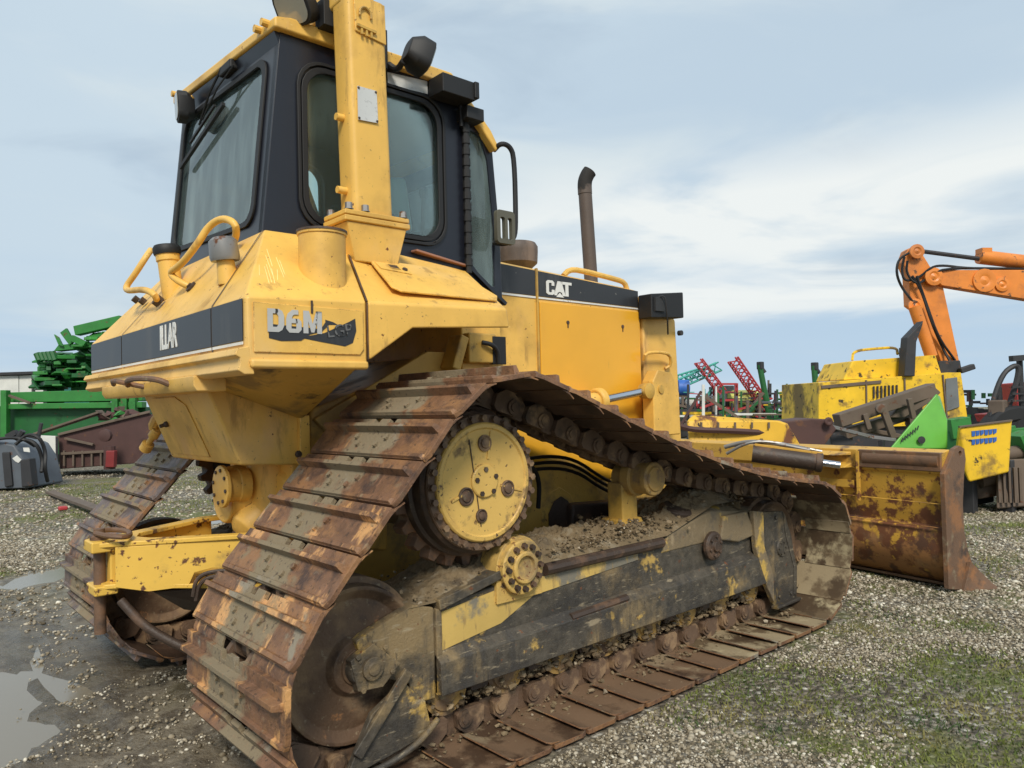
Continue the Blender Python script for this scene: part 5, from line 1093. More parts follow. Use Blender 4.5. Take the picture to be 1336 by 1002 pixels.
# ------------------------------------------------------------------ things standing around the yard
def bgmat(n,c,r=.5,lay=None,**k): return mat(n,c,r,layers=lay or [((c[0]*.45,c[1]*.4,c[2]*.4),2.5,.55,.72,.7,{'alpha':.7}),((.12,.055,.03),6,.62,.68,.8,{})],**k)
b_green=bgmat('weathered_green_paint',(.03,.19,.035)); b_dgreen=bgmat('dark_green_paint',(.015,.11,.028)); b_lime=bgmat('bright_green_plastic',(.12,.40,.05),.4,[((.09,.4,.05),3,.55,.75,.5,{'alpha':.6})])
b_orange=bgmat('orange_excavator_paint',(.72,.23,.035),.42,[((.40,.14,.04),1.2,.50,.66,.6,{'alpha':.7}),((.10,.06,.035),5,.60,.68,.7,{})]); b_yel=bgmat('stained_yellow_paint',(.80,.50,.02),.5,[((.16,.11,.05),.9,.50,.60,.8,{'alpha':.9}),((.20,.12,.04),2.6,.55,.68,.8,{'alpha':.85}),((.05,.035,.02),7,.60,.66,.8,{})])
b_brown=bgmat('old_brown_steel',(.13,.095,.07),.75); b_purple=bgmat('dark_maroon_rusty_steel',(.075,.035,.03),.7); b_dark=bgmat('dark_machine_grey',(.03,.03,.033),.6); b_grey=bgmat('grey_bucket_paint',(.10,.115,.135),.5)
b_white=bgmat('dirty_white_panel',(.66,.66,.62),.5,[((.4,.38,.33),3,.55,.75,.7,{'alpha':.5})]); b_teal=bgmat('teal_paint',(.05,.33,.27)); b_red=bgmat('red_machine_paint',(.40,.04,.045)); b_blue=bgmat('blue_machine_paint',(.03,.12,.42)); b_lyel=bgmat('pale_yellow_tank_plastic',(.68,.68,.16),.4)
b_header=bgmat('light_green_header_paint',(.07,.34,.06))
b_yelr=mat('rust_spotted_yellow_paint',(.72,.42,.03),.5,layers=[(RUST,4,.50,.60,.7,{'stretch':(1,1,.4)}),((.05,.03,.02),14,.58,.64,.8,{})])
b_glass=bgmat('grey_cab_pane',(.16,.17,.17),.2)
GYd=lambda p: gz(p.x,p.y)
def bthing(name,label,cat,px,D,group=None):
    b=far(px,560,D); b.z=GYd(b); return thing(name,label,cat,b,group)
def part(th,name,g,m_,bev=.01,par=None):
    l=th.location; g.v=[(x-l.x,y-l.y,z-l.z) for x,y,z in g.v]; o=obj(name,g,m_,par or th,bev); return o
def ext(g,pts,D,t): g.plate([far(x,y,D) for x,y in pts],FH*t); return g
def rod(g,a,b,D,r,n=8,Db=None): g.cyl(far(a[0],a[1],D),far(b[0],b[1],Db if Db else D),r,n); return g
def beam(g,a,b,D,w,h,Db=None): g.bar(far(a[0],a[1],D),far(b[0],b[1],Db if Db else D),w,h); return g
def hose(g,pts,D,r): g.tube([far(x,y,D+ (0.05*i if i%2 else 0)) for i,(x,y) in enumerate(pts)],r,6); return g
def wheel(th,px,D,r,wd=.25,off=0.,m2=b_dark):
    c=far(px,560,D+off); c.z=GYd(c)+r; g=G(); g.lathe(c,FH,[(r*.55,-wd*.4),(r*.62,-wd/2),(r*.93,-wd/2),(r,-wd*.35),(r,wd*.35),(r*.93,wd/2),(r*.6,wd/2)],20); w_=part(th,'wheel',g,m_rub,0)
    g=G(); g.lathe(c-FH*(wd*.3),-FH,[(r*.56,0),(r*.5,.03),(r*.2,.02),(r*.18,.08),(0,.08)],16); g.v=[(x,y,z) for x,y,z in g.v]; part(th,'rim',g,m2,0,w_)
# excavator
D=16
t=bthing('excavator','old excavator with stained yellow body and raised orange boom, at the far right','excavator',1160,D)
g=G(); ext(g,[(1068,499),(1228,487),(1236,486),(1254,486),(1263,549),(1180,556),(1068,560)],D,2.2); body=part(t,'body',g,b_yel,.03)
g=G(); ext(g,[(1072,503),(1150,496),(1150,500),(1072,507)],D-.03,.04); beam(g,(1130,496),(1131,556),D-.02,.03,.03); beam(g,(1180,493),(1182,553),D-.02,.03,.03); beam(g,(1230,489),(1236,550),D-.02,.03,.03); part(t,'panel_joint',g,b_brown,0,body)
g=G()
for k in range(7): beam(g,(1140+k*5,504-k*.3),(1140+k*5,520-k*.3),D-.03,.03,.03)
part(t,'grille_slat',g,b_dark,0,body)
g=G(); hose(g,[(1112,470),(1113,458),(1140,455),(1170,453),(1171,462)],D+.4,.03); part(t,'roof_rail',g,b_yel,0)
g=G(); ext(g,[(1100,496),(1112,471),(1221,463),(1229,488)],D+.3,1.5); part(t,'engine_cover',g,b_yel,.03)
g=G(); ext(g,[(1234,494),(1249,492),(1252,531),(1235,537)],D-.03,.03); part(t,'cab_pane',g,b_glass,.01)
g=G(); ext(g,[(1224,471),(1253,470),(1256,487),(1227,488)],D+.4,.9); beam(g,(1252,484),(1270,478),D+.3,.15,.12); part(t,'boom_foot',g,b_dark,.02)
g=G(); ext(g,[(1180,491),(1184,440),(1205,418),(1204,424),(1196,446),(1194,491)],D-.1,.28); part(t,'exhaust_pipe',g,b_dark,.02)
g=G(); ext(g,[(1184,326),(1191,322),(1198,322),(1211,343),(1231,375),(1252,472),(1228,472),(1206,411),(1188,398),(1186,360),(1178,342)],D+.6,.3); bm_=part(t,'boom',g,b_orange,.02)
g=G(); ext(g,[(1213,360),(1217,354),(1224,352),(1380,352),(1460,360),(1460,404),(1380,397),(1228,372)],D+.5,.26); part(t,'stick',g,b_orange,.02)
g=G(); rod(g,(1277,335),(1420,352),D+.7,.16,14); beam(g,(1277,328),(1290,328),D+.7,.25,.12); part(t,'stick_cylinder',g,b_orange,0)
g=G(); rod(g,(1204,328),(1280,338),D+.7,.05,8); part(t,'cylinder_rod',g,b_dark,0)
g=G(); rod(g,(1193,400),(1215,465),D+.45,.13,12); part(t,'boom_cylinder',g,b_orange,0)
for c in((1284,366,.26),(1307,371,.16),(1196,328,.16),(1218,361,.2),(1194,399,.16)):
    g=G(); g.lathe(far(c[0],c[1],D+.49),-FH,[(c[2],-.02),(c[2],.03),(c[2]*.6,.04),(c[2]*.4,.02),(0,.05)],16); part(t,'pivot_pin',g,b_orange,0)
for pts in ([(1186,330),(1172,338),(1169,356),(1176,375),(1190,392),(1196,405)],[(1180,335),(1176,352),(1180,368),(1200,362),(1215,348),(1232,346),(1260,350),(1340,352),(1440,356)],[(1184,340),(1182,356),(1195,372),(1212,362),(1228,350),(1300,350),(1400,353)],[(1190,360),(1202,378),(1215,420),(1230,455),(1240,472)],[(1196,360),(1210,400),(1224,440),(1246,470)]):
    g=G(); hose(g,pts,D+.42,.028); part(t,'hose',g,m_rub,0)
g=G(); rod(g,(1176,465),(1176,454),D+.4,.05); rod(g,(1180,486),(1178,470),D+.3,.08); part(t,'air_intake',g,b_dark,0)
for o_ in(0,1.7):
    g=G(); a=far(1075,560,D+.1+o_); b=far(1258,560,D+.1+o_); za=GYd(a); 
    A3=[V((a.x,a.y,za+z)) for z in(.05,.75)]; B3=[V((b.x,b.y,za+z)) for z in(.05,.75)]
    d=(B3[0]-A3[0]).normalized(); g.plate([A3[0]+d*.3,B3[0]-d*.3,B3[0]+d*.05+V((0,0,.35)),B3[1]-d*.3,A3[1]+d*.3,A3[0]-d*.05+V((0,0,.35))],FH*.5); part(t,'crawler_track',g,b_dark,.05)
# scrap beams
D=9.6
t=bthing('beam_assembly','long weathered brown box beams lying tilted in front of the yellow excavator body','scrap metal',1150,D)
g=G(); beam(g,(1092,549),(1216,508),D,.16,.17,D+.3); beam(g,(1100,566),(1200,536),D+.1,.12,.14,D+.5); part(t,'long_beam',g,b_brown,.012)
g=G(); beam(g,(1090,553),(1225,580),D+.35,.30,.06); ext(g,[(1196,508),(1218,503),(1228,512),(1216,524),(1180,545),(1160,545)],D+.2,.25); part(t,'end_plate',g,b_brown,.012)
g=G(); beam(g,(1150,528),(1166,572),D-.05,.07,.08); beam(g,(1128,540),(1134,560),D-.05,.05,.06); beam(g,(1186,520),(1192,546),D,.06,.06); g.lathe(far(1147,533,D-.12),-FH,[(.06,0),(.06,.04),(.03,.05),(0,.05)],12); part(t,'cross_member',g,b_brown,.006)
for (a,b) in(((1104,600),(1104,560)),((1190,600),(1190,545))):
    g=G(); q=far(a[0],a[1],D+.3); q.z=GYd(q); g.bar(q,far(b[0],b[1],D+.3),.12,.12); part(t,'support_leg',g,b_brown,.01)
D=8.8
t=bthing('angle_iron_frame','thin dark angle-iron frame standing in front of the brown beams, next to the green funnel','metal frame',1100,D)
g=G(); beam(g,(1052,580),(1078,555),D,.07,.05); beam(g,(1078,555),(1136,570),D,.05,.04,D+.3); beam(g,(1136,570),(1168,574),D+.3,.05,.04); beam(g,(1062,582),(1082,562),D+.1,.03,.03); part(t,'frame_rail',g,m_steel,.004)
g=G(); ext(g,[(1083,566),(1100,568),(1122,580),(1086,582)],D+.25,.05); g.bar(far(1090,570,D+.3),V((far(1090,570,D+.3).x,far(1090,570,D+.3).y,0)),.06,.06); g.bar(far(1150,575,D+.3),V((far(1150,575,D+.3).x,far(1150,575,D+.3).y,0)),.06,.06); part(t,'frame_leg',g,b_dark,.004)
# green funnel
D=9.0
t=bthing('funnel','bright green tapering plastic funnel with small slots, standing behind the blade','funnel',1200,D)
g=G(); g.hull([far(x,y,D+o) for x,y,o in((1160,586,0),(1222,513,.12),(1226,516,.3),(1236,586,0),(1236,586,.7),(1160,586,.5),(1236,548,.05),(1236,548,.6))]); fu=part(t,'funnel_shell',g,b_lime,.02)
g=G(); 
for k in range(7): beam(g,(1176+k*3.4,577-k*2.6),(1178+k*3.4,571-k*2.6),D-.012,.012,.01)
p=far(1202,574,D-.02); g.lathe(p,-FH,[(.045,0),(.045,.01),(0,.012)],12); part(t,'slot',g,b_dark,0,fu)
g=G(); q=far(1200,590,D+.3); g.bar(far(1200,586,D+.3),V((q.x,q.y,GYd(q))),.5,.6); part(t,'funnel_base',g,b_dgreen,.02)
# yellow box with blue marks
D=8.7
t=bthing('machine_hood','dented yellow sheet-metal hood with two rows of worn blue lettering, right of the blade end','machine hood',1282,D)
g=G(); g.hull([far(x,y,D+o) for x,y,o in((1253,557,.0),(1320,548,0),(1316,616,0),(1264,629,0),(1246,590,.10),(1250,557,.10),(1262,626,.6),(1251,560,.6),(1320,550,.6),(1316,616,.6))]); hd=part(t,'hood_shell',g,b_yel,.02)
g=G(); beam(g,(1251,557),(1320,548.5),D-.01,.03,.02); part(t,'rim_strip',g,b_brown,.002,hd)
for row,(y0,n_) in enumerate(((566,6),(577,6))):
    for k in range(n_):
        x=1268+k*5.6; yy_=y0-k*.55; g=G(); d_=D-.005+.0*(k); a=far(x,yy_,D); 
        ext(g,[(x,yy_-3.4),(x+4.6,yy_-3.9),(x+4.3,yy_+3.0-(k%3)),(x+.3,yy_+3.3)],D-.012,.02)
        part(t,'blue_letter',g,b_blue,0,hd)
g=G(); 
for px in (1262,1312):
    q=far(px,600,D+.4); g.bar(q,V((q.x,q.y,GYd(q))),.15,.15)
part(t,'support_leg',g,b_dark,.01)
# dark scrap on the right
D=9.0
t=bthing('scrap_gearbox','dark rusty gearbox casting lying on the gravel below the yellow hood','scrap metal',1300,D)
g=G(); g.hull([far(x,y,D+o) for x,y,o in((1300,600,.1),(1345,598,.1),(1345,660,0),(1300,664,0),(1300,664,.6),(1345,662,.6),(1300,600,.6))]); beam(g,(1268,640),(1340,628),D+.3,.2,.2); rod(g,(1275,625),(1300,618),D+.2,.12,14); part(t,'casting',g,b_brown,.02)
g=G(); ext(g,[(1256,612),(1296,606),(1298,655),(1272,660),(1262,640)],D+.5,.3); part(t,'cover_plate',g,b_dark,.02)
g=G(); 
for k in range(5): beam(g,(1302+k*7,610),(1304+k*7,656),D-.06,.03,.03)
part(t,'casting_rib',g,b_brown,.004)
D=9.8
t=bthing('scrap_axle','grey-brown axle beam with flanges lying behind the scrap gearbox','scrap metal',1320,D)
g=G(); rod(g,(1262,600),(1360,585),D,.09,12); g.lathe(far(1290,596,D),(far(1360,585,D)-far(1262,600,D)).normalized(),[(.2,0),(.2,.06),(.1,.08)],16); part(t,'axle_tube',g,b_brown,.0)
g=G(); beam(g,(1330,565),(1345,600),D,.3,.2); q=far(1320,600,D+.1); g.bar(q,V((q.x,q.y,GYd(q))),.2,.2); part(t,'bracket',g,b_green,.01)
# second blade (yellow)
D=8.2
t=bthing('loader_bucket','scratched yellow loader bucket with a dark maroon inside, just behind the blade','bucket',960,D)
g=G(); g.hull([far(x,y,D+o) for x,y,o in((896,549,.1),(905,541,.2),(1018,549,0),(1028,553,0),(1046,584,0),(900,590,0),(900,590,.5),(1046,590,.5),(905,541,.5),(1020,549,.5))]); bk=part(t,'bucket_shell',g,b_yelr,.02)
g=G(); hose(g,[(886,556),(905,561),(960,562),(1016,566)],D-.06,.035); part(t,'lip_bar',g,b_purple,.0,bk)
g=G(); 
for k in range(5): beam(g,(915+k*22,551),(915+k*22,559),D-.02,.02,.02)
part(t,'bucket_rib',g,b_brown,0,bk)
g=G(); ext(g,[(1022,550),(1060,546),(1082,547),(1092,560),(1070,590),(1046,590)],D+.1,.5); g.lathe(far(1080,550,D+.05),-FH,[(.05,0),(.05,.04),(.02,.04),(0,.03)],12); part(t,'bucket_side',g,b_purple,.02)
g=G(); q=far(960,600,D+.3); g.bar(far(900,590,D+.3)+V((0,0,-.25)),far(1046,590,D+.3)+V((0,0,-.25)),.6,.5); part(t,'bucket_floor',g,b_purple,.02)
# far machinery: sprayers, drills, cranes
def lattice(g,a,b,D,w,n,r=.035,Db=None):
    Db=Db or D; A=far(*a,D);B=far(*b,Db); d=(B-A).normalized(); s=d.cross(FH).normalized()*w/2; f=FH*w/2
    cs_=[s+f,s-f,-s-f,-s+f]
    for c in cs_: g.cyl(A+c,B+c,r,5)
    for k in range(n):
        p=A.lerp(B,k/n);q=A.lerp(B,(k+1)/n)
        for i in range(4): g.cyl(p+cs_[i],q+cs_[(i+1)%4],r*.7,4,caps=False)
def jumble(t,x0,x1,y0,y1,D,mats_,n,seed):
    rr=random.Random(seed)
    for k in range(n):
        g=G(); x=rr.uniform(x0,x1); y=rr.uniform(y0,y1); L_=rr.uniform(.2,.5)*(x1-x0); a_=rr.choice([0,0,90,90,rr.uniform(-60,60)]); a_=R(a_)
        dd=rr.uniform(-.5,.5)
        beam(g,(x-L_/2*math.cos(a_),y-L_/2*math.sin(a_)),(x+L_/2*math.cos(a_),y+L_/2*math.sin(a_)),D+dd,rr.uniform(.03,.10),rr.uniform(.03,.10)); part(t,'frame_bar',g,rr.choice(mats_),.0)
D=30
t=bthing('field_sprayer','field sprayer with folded teal and red lattice booms and a blue drum, far away','farm sprayer',905,D)
g=G(); lattice(g,(872,507),(938,478),D,.35,9); lattice(g,(876,497),(912,486),D+.5,.3,6); part(t,'folded_boom',g,b_teal,0)
g=G(); lattice(g,(911,471),(942,512),D-.3,.3,9,.03); part(t,'folded_boom',g,b_red,0)
g=G(); rod(g,(884,506),(898,506),D-.5,.32,16); part(t,'blue_drum',g,b_blue,.02)
g=G(); g.hull([far(x,y,D+o) for x,y,o in((880,520,0),(908,518,0),(906,545,0),(882,545,0),(880,520,1.4),(908,518,1.4),(906,545,1.4))]); part(t,'spray_tank',g,b_white,.1)
jumble(t,878,928,505,550,D-.5,[b_dark,b_red,b_brown,b_dark,b_teal],34,3); wheel(t,890,D,.7); wheel(t,918,D,.7)
t=bthing('field_sprayer','field sprayer with pale yellow tank and a red lattice boom leaning up to the left','farm sprayer',965,D+1); D=31
g=G(); g.lathe(far(970,527,D),RH,[(.1,-.62),(.5,-.6),(.58,-.4),(.58,.4),(.5,.6),(.1,.62)],20); part(t,'spray_tank',g,b_lyel,0)
g=G(); lattice(g,(956,469),(1003,537),D-.8,.36,14,.035); part(t,'folded_boom',g,b_red,0)
g=G(); 
for x in(934,960,961): beam(g,(x,500),(x,545),D-1,.1,.1)
for y in(501,512,522,533): beam(g,(934,y),(961,y),D-1,.08,.08)
part(t,'ladder_frame',g,b_red,0); jumble(t,925,1005,508,550,D-.8,[b_dark,b_grey,b_red,b_dark,b_brown],44,8); wheel(t,940,D,.8); wheel(t,985,D,.8)
g=G(); ext(g,[(936,503),(958,503),(958,530),(936,530)],D+.2,.8); part(t,'grey_cabinet',g,b_grey,.03)
for lab,a,b,D in (('thin dark green auger pipe tilted left, beside the red lattice boom',(991,476),(1004,545),29),('thin dark green auger pipe standing at the left edge of the yellow excavator',(1062,477),(1068,548),28)):
    t=bthing('grain_auger',lab,'auger',b[0],D,'dark auger pipes')
    g=G(); rod(g,a,b,D,.11,10); q=far(b[0],b[1],D); g.cyl(q,V((q.x,q.y,GYd(q))),.11,10); part(t,'auger_tube',g,b_dgreen,0); g=G(); g.box(far(a[0]+1,a[1]+1,D),(.22,.22,.3)); rod(g,(a[0]+2,a[1]+3),(a[0]+7,a[1]+10),D,.08); part(t,'auger_head',g,b_dark,.03); g=G(); rod(g,(a[0]+6,a[1]+22),(a[0]+18,b[1]),D+.2,.04,6); part(t,'support_strut',g,b_dgreen,0)
D=27
t=bthing('seed_drill','yellow seed drill hopper in a green frame between the two auger pipes','seed drill',1035,D)
g=G(); g.hull([far(x,y,D+o) for x,y,o in((1016,511,0),(1055,509,0),(1053,532,0),(1020,533,0),(1016,511,1.2),(1055,509,1.2),(1053,532,1),(1020,533,1))]); part(t,'hopper',g,b_yel,.05)
g=G(); 
for x in range(1014,1066,8): beam(g,(x,508),(x,548),D-.3,.06,.06)
for y in(513,521,530,540): beam(g,(1012,y),(1066,y-1),D-.3,.07,.07)
part(t,'frame',g,b_dgreen,0); g=G(); g.box(far(1060,513,D),(.3,.3,.25)); part(t,'warning_flag',g,b_red,.01); jumble(t,1005,1066,520,555,D,[b_dark,b_yel,b_dgreen,b_dark],34,12); wheel(t,1022,D,.5); wheel(t,1055,D,.5)
D=25
t=bthing('scrap_heap','low heap of dark machine parts on the ground in front of the sprayers','scrap heap',960,D)
jumble(t,880,1060,536,562,D,[b_dark,b_brown,b_purple,b_white,b_yel,b_dgreen],34,20)
for sd,(x0,x1) in enumerate(((884,930),(930,1000),(1005,1064))): jumble(t,x0,x1,520,556,D+1.5,[b_dark,b_dark,b_brown,b_grey,b_dgreen,b_red],26,50+sd)
D=19
t=bthing('disc_harrow','tangle of dark harrow tines and discs right of the excavator','harrow',1275,D)
jumble(t,1262,1295,505,556,D,[b_dark,b_dark,b_dgreen,b_purple],24,31)
for k in range(4):
    g=G(); g.lathe(far(1266+k*7,545+k,D-.3),(RH+FH*.3).normalized(),[(.28,0),(.1,.06),(0,.07)],14); part(t,'disc',g,b_dark,0)
D=13
t=bthing('red_loader','red farm loader with a black roll-over bar at the right edge of the picture','loader',1325,D)
g=G(); g.tube([far(x,y,D) for x,y in((1292,548),(1296,520),(1308,488),(1322,477),(1330,478),(1326,500),(1316,530),(1312,548))],.045,8,2); part(t,'roll_bar',g,b_dark,0)
g=G(); ext(g,[(1312,541),(1360,536),(1360,556),(1316,552)],D,.9); ext(g,[(1326,500),(1350,498),(1350,530),(1328,532)],D+.3,.5); part(t,'body',g,b_red,.02)
g=G(); 
for y in(505,514,523,532): beam(g,(1320,y),(1350,y-1),D-.1,.04,.03)
beam(g,(1319,468),(1345,466),D,.12,.1); rod(g,(1330,470),(1334,540),D+.1,.05); rod(g,(1303,505),(1306,548),D+.2,.05); part(t,'ladder',g,b_dark,.0)
g=G(); g.box(far(1302,535,D)+V((0,0,0)),(.25,.25,.35)); part(t,'seat',g,b_brown,.03)
wheel(t,1322,D,.6,.35,0,b_red); wheel(t,1356,D,.6,.35,0,b_red)
D=11.5
t=bthing('green_implement','green tubular implement frame on the gravel at the right edge below the red loader','implement',1330,D)
g=G(); beam(g,(1300,566),(1350,562),D,.12,.12); beam(g,(1318,556),(1330,590),D,.1,.1); beam(g,(1236,560),(1262,556),D,.25,.3); rod(g,(1310,580),(1350,576),D,.06); part(t,'tube_frame',g,b_green,.01); q=far(1325,590,D); g=G(); g.bar(q,V((q.x,q.y,GYd(q))),.12,.12); q=far(1250,562,D); g.bar(q,V((q.x,q.y,GYd(q))),.25,.3); part(t,'stand',g,b_dgreen,.01)
# ---- left background
D=26
t=bthing('site_cabin','low white cabin with a teal end panel and thin dark roof behind the green trailer','cabin',40,D)
g=G(); ext(g,[(-30,491),(24,490),(24,530),(-30,530)],D,2.5); ext(g,[(25,490),(41,489),(41,530),(25,530)],D+.02,2.5); ext(g,[(46,489),(64,488),(64,530),(46,530)],D,2.5); part(t,'wall_panel',g,b_white,.01)
g=G(); ext(g,[(64.5,488),(83,487),(83,530),(64.5,530)],D,2.5); part(t,'end_panel',g,b_teal,.01)
g=G(); ext(g,[(-35,487),(86,483),(86,486.5),(-35,491)],D-.15,2.8); part(t,'cabin_roof',g,b_dark,.01)
g=G(); ext(g,[(41,489),(46,489),(46,530),(41,530)],D+.08,.1); ext(g,[(-35,528),(86,526),(86,600),(-35,600)],D+.1,2.2); part(t,'door_gap',g,b_dark,0)
D=22
t=bthing('farm_trailer','long dark green flat farm trailer with panelled sides, at the left edge','trailer',90,D)
g=G(); ext(g,[(8,512),(185,507),(185,523),(8,525)],D,1.8); ext(g,[(8,527),(185,524),(185,532),(8,534)],D-.1,.3); part(t,'side_board',g,b_green,.02)
g=G(); ext(g,[(10,534),(190,531),(190,590),(10,594)],D+.2,1.5); part(t,'lower_body',g,b_dgreen,.02)
g=G(); 
for x in(0,145,157,168): ext(g,[(x,509),(x+8,509),(x+8,590),(x,590)],D-.2,.2)
part(t,'corner_post',g,b_green,.01)
g=G(); beam(g,(12,516),(40,526),D-.2,.08,.06); part(t,'brace',g,b_brown,0); wheel(t,40,D,.45,.25,-.3); wheel(t,150,D,.45,.25,-.3)
D=20.5
t=bthing('harvester_header','stack of bright green harvester header parts and spiky plates piled high','harvester header',95,D+3)
D=23.5
rr=random.Random(4)
for k in range(100):
    x=rr.uniform(50,150); ytop=470-(x-50)*.42 if x<110 else 440-(x-110)*.3; y=rr.uniform(ytop,505); a_=R(rr.choice([rr.uniform(-35,0),rr.uniform(20,60),rr.uniform(-5,5)])); L_=rr.uniform(4,15); g=G(); beam(g,(x-L_*math.cos(a_)/1.5,y-L_*math.sin(a_)/1.5),(x+L_*math.cos(a_)/2,y+L_*math.sin(a_)/2),D+rr.uniform(-.6,.8),rr.uniform(.1,.5),rr.uniform(.03,.14),D+rr.uniform(-.6,.8)); part(t,'header_part',g,rr.choice([b_green,b_green,b_dgreen,b_dgreen,b_header]),.01)
g=G(); ext(g,[(48,478),(92,472),(94,505),(48,505)],D+.3,1.); ext(g,[(92,462),(160,440),(165,512),(92,512)],D+.5,1.2); part(t,'header_body',g,b_green,.03)
for k in range(5): g=G(); rod(g,(48+k*5,461-k*.5),(52+k*5,470),D-.5,.10,8); part(t,'roller_end',g,b_dgreen,0)
g=G(); ext(g,[(78,434),(86,428),(96,446),(90,450)],D-.3,.1); ext(g,[(94,437),(112,446),(108,452),(90,444)],D-.4,.12); ext(g,[(70,436),(76,440),(82,452),(76,450)],D-.3,.08); ext(g,[(76,450),(120,446),(125,452),(70,458)],D-.2,.4); part(t,'spike_plate',g,b_green,.01)
g=G(); beam(g,(100,432),(160,418),D,.3,.3); ext(g,[(128,422),(142,421),(142,428),(128,430)],D,.4); part(t,'top_rail',g,b_green,.02)
for x in(70,130): 
    g=G(); q=far(x,505,D+.8); g.bar(q,V((q.x,q.y,GYd(q))),.6,.5); part(t,'stand',g,b_dgreen,.02)
D=17.5
t=bthing('skip_bucket','wide dark maroon rusty bucket heaped with small green and brown scrap','bucket',130,D)
g=G(); g.hull([far(x,y,D+o) for x,y,o in((76,568,0),(192,538,0),(210,545,0),(210,602,0),(78,612,0),(78,612,1.5),(210,602,1.5),(210,545,1.5))]); bk=part(t,'bucket_shell',g,b_purple,.02)
g=G(); beam(g,(48,566),(132,538),D+.3,.3,.05); beam(g,(76,567),(196,537),D-.05,.05,.06); part(t,'bucket_rim',g,b_brown,.01,bk)
g=G(); beam(g,(85,572),(122,580),D-.08,.08,.05); 
for k in range(6): beam(g,(84+k*12,588),(84+k*12,608),D-.06,.05,.04)
beam(g,(80,592),(150,588),D-.07,.06,.06); part(t,'bucket_rib',g,b_brown,.005,bk)
for k in range(14):
    g=G(); x=rr.uniform(128,180); p=far(x,544-(x-128)*.12+rr.uniform(-6,3),D+.4); g.hull([p+V((rr.uniform(-.16,.16),rr.uniform(-.16,.16),rr.uniform(-.12,.12))) for _ in range(8)]); part(t,'scrap_lump',g,rr.choice([b_green,b_dgreen,b_brown,b_purple]),.01)
D=17.0
t=bthing('red_post','short rusty red machine post leaning against the maroon bucket','post',143,D)
g=G(); rod(g,(143,612),(143,582),D-.1,.12,10); g.lathe(far(139,568,D-.1),-FH,[(.14,0),(.14,.1),(.06,.12),(0,.12)],12); part(t,'post_tube',g,b_purple,0); g=G(); ext(g,[(138,588),(149,588),(148,610),(137,610)],D-.25,.15); part(t,'red_block',g,bgmat('faded_dark_red_paint',(.22,.03,.03)),.02)
D=17.2
t=bthing('white_panel','plain white door panel standing upright on the gravel beside the grey bucket','panel',62,D)
g=G(); q=far(62,560,D); zb_=GYd(q); a=far(48,568,D);b=far(74,569,D+.1); a2=V((a.x+.0,a.y,zb_)); b2=V((b.x,b.y,zb_)); g.plate([a,b,b2,a2],FH*.06); part(t,'panel_sheet',g,b_white,.006)
g=G(); g.bar(b2+V((0,0,.01)),b+V((0,0,.0)),.07,.05); part(t,'panel_edge',g,b_dark,0)
D=14.6
t=bthing('grey_bucket','blue-grey digger bucket lying on the gravel with black hoses on top, at the left edge','bucket',30,D)
q=far(30,600,D); zb_=GYd(q)
pr=[(-50,640),(-50,600),(-40,578),(-10,574),(18,580),(30,598),(36,620),(40,637)]
g=G(); g.plate([far(x,y,D) for x,y in pr],FH*1.1); bk=part(t,'bucket_shell',g,b_grey,.05)
g=G(); g.plate([far(x,y,D-.05) for x,y in((2,590),(12,590),(16,634),(6,636))],FH*.08); ext(g,[(26,600),(38,598),(42,634),(28,636)],D-.1,.2); part(t,'bucket_strap',g,b_dark,.02,bk)
for pts in([(24,576),(36,566),(52,570),(60,590),(58,610),(62,628)],[(20,580),(30,572),(48,578),(56,600),(54,616)],[(-10,574),(10,571),(30,572),(46,582)]):
    g=G(); hose(g,pts,D-.1,.035); part(t,'hose',g,m_rub,0)
g=G(); rod(g,(22,574),(30,562),D,.06); rod(g,(50,572),(54,552),D,.035); beam(g,(10,570),(22,564),D,.12,.1); part(t,'cylinder_stub',g,b_dark,0)
for pts in([(16,598),(22,594),(28,600),(24,604),(20,602)],[(30,584),(38,584),(39,590),(31,589)]):
    g=G(); ext(g,pts,D-.015,.01); part(t,'torn_sticker',g,b_white,0,bk)
# timber lying by the left track
t=bthing('wooden_plank','old grey plank lying on the gravel beside the far track','plank',90,9.5)
a=hit(66,642,z=.05); b=hit(150,672,z=.12); g=G(); g.bar(a,b,.16,.05); part(t,'board',g,b_brown,.008)
g=G(); p=hit(82,663,z=.04); g.box(p,(.12,.12,.06)); part(t,'red_rag',g,b_red,.02)

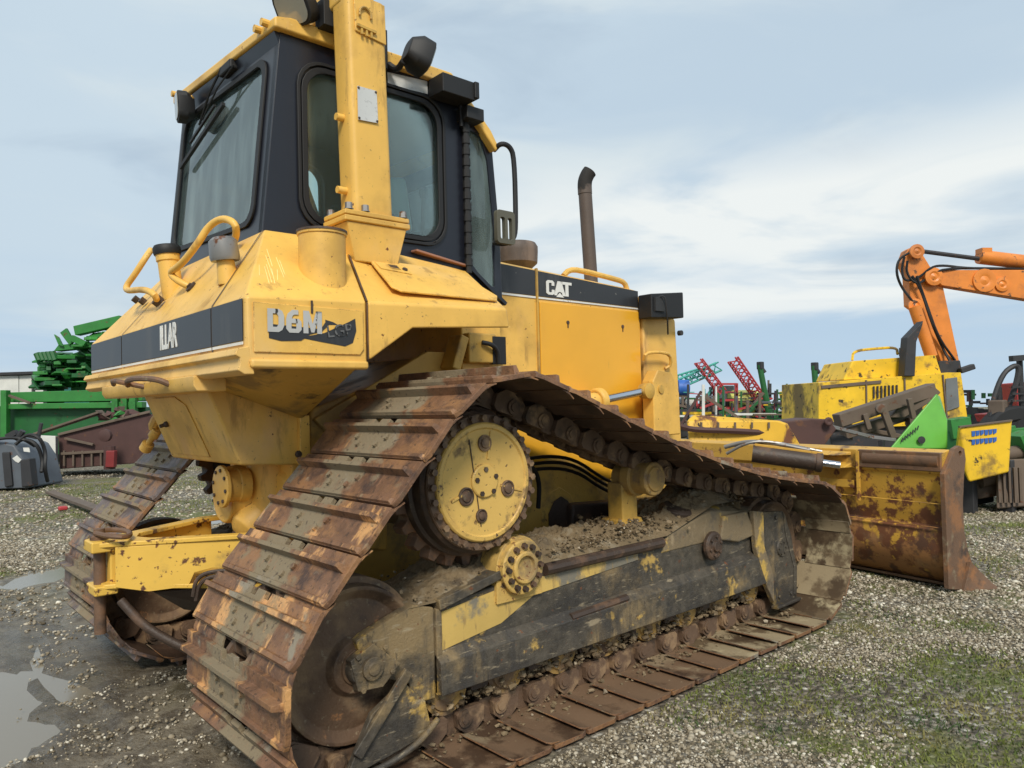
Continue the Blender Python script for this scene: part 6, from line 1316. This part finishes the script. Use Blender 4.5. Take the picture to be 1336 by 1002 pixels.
# ------------------------------------------------------------------ every loose piece becomes an object of its own
def split_pieces(names):
    for o in [o for o in bpy.data.objects if o.type=='MESH' and o.name.split('.')[0] in names]:
        me=o.data; n=len(me.vertices); pa=list(range(n))
        def fd(a):
            while pa[a]!=a: pa[a]=pa[pa[a]]; a=pa[a]
            return a
        for e in me.edges:
            a,b=fd(e.vertices[0]),fd(e.vertices[1])
            if a!=b: pa[a]=b
        isl={}
        for v in me.vertices: isl.setdefault(fd(v.index),[]).append(v.index)
        if len(isl)<2: continue
        bb=[]
        for k,vs in isl.items():
            c=[me.vertices[i].co for i in vs]; bb.append([V([min(q[j] for q in c)-.003 for j in range(3)]),V([max(q[j] for q in c)+.003 for j in range(3)]),[k]])
        ch=True
        while ch:
            ch=False
            for i in range(len(bb)):
                for j in range(i+1,len(bb)):
                    A,B_=bb[i],bb[j]
                    if all(A[0][t]<=B_[1][t] and B_[0][t]<=A[1][t] for t in range(3)):
                        A[0]=V([min(A[0][t],B_[0][t]) for t in range(3)]); A[1]=V([max(A[1][t],B_[1][t]) for t in range(3)]); A[2]+=B_[2]; bb.pop(j); ch=True; break
                if ch: break
        if len(bb)<2: continue
        base=o.name.split('.')[0]; sm=[e.use_edge_sharp for e in me.edges]
        for bi,(lo,hi,ks) in enumerate(bb):
            keep=set(ks); bm=bmesh.new(); bm.from_mesh(me); bm.verts.ensure_lookup_table()
            bmesh.ops.delete(bm,geom=[v for v in bm.verts if fd(v.index) not in keep],context='VERTS')
            m2=bpy.data.meshes.new(base); bm.to_mesh(m2); bm.free()
            for q in me.materials: m2.materials.append(q)
            if bi==0: first=m2; continue
            c=o.copy(); c.data=m2; c.name=base; COL.objects.link(c); c.parent=o.parent
        o.data=first
split_pieces({'panel_joint','grille_slat','roller_guard','hub_plug','boss_bolt','case_bolt','hub_bolt','corner_post','drain_knob','post_bolt','roof_lug','panel_seam','rear_hose','rail_foot','door_fastener','support_leg','plate_screw','slot','wall_panel','ladder_frame','frame_rail','frame_leg','long_beam','cross_member','blade_rib','blade_letter','rear_seam','side_decal','frame_pipe','post_stub','lamp_bracket','roof_bracket_box','hitch_block','bucket_rib','bucket_strap','frame_upper_rail','cylinder_stub','control_lever','spike_plate','casting_rib','push_frame','hood_lettering','side_board','cutting_edge','bracket','window_seal','torn_sticker','boom_cylinder','ladder','idler_bracket','stand','top_rail','air_intake','auger_head','blade_top_tube','fender_edge','lamp_wiring','header_body','post_mark','tow_loop','door_hinge','wiper_blade','wiper_arm','body','tube_frame','cover_plate','casting','bucket_shell','roller_end','frame','recoil_cap','carrier_roller_post','hitch_pin','hydraulic_fitting','driver_seat','final_drive_bolt_ring','lift_cylinder_eye','cylinder_lug','drawbar_plate','track_guard','rear_case','end_plate','latch_recess','valve_cover','valve_linkage'})
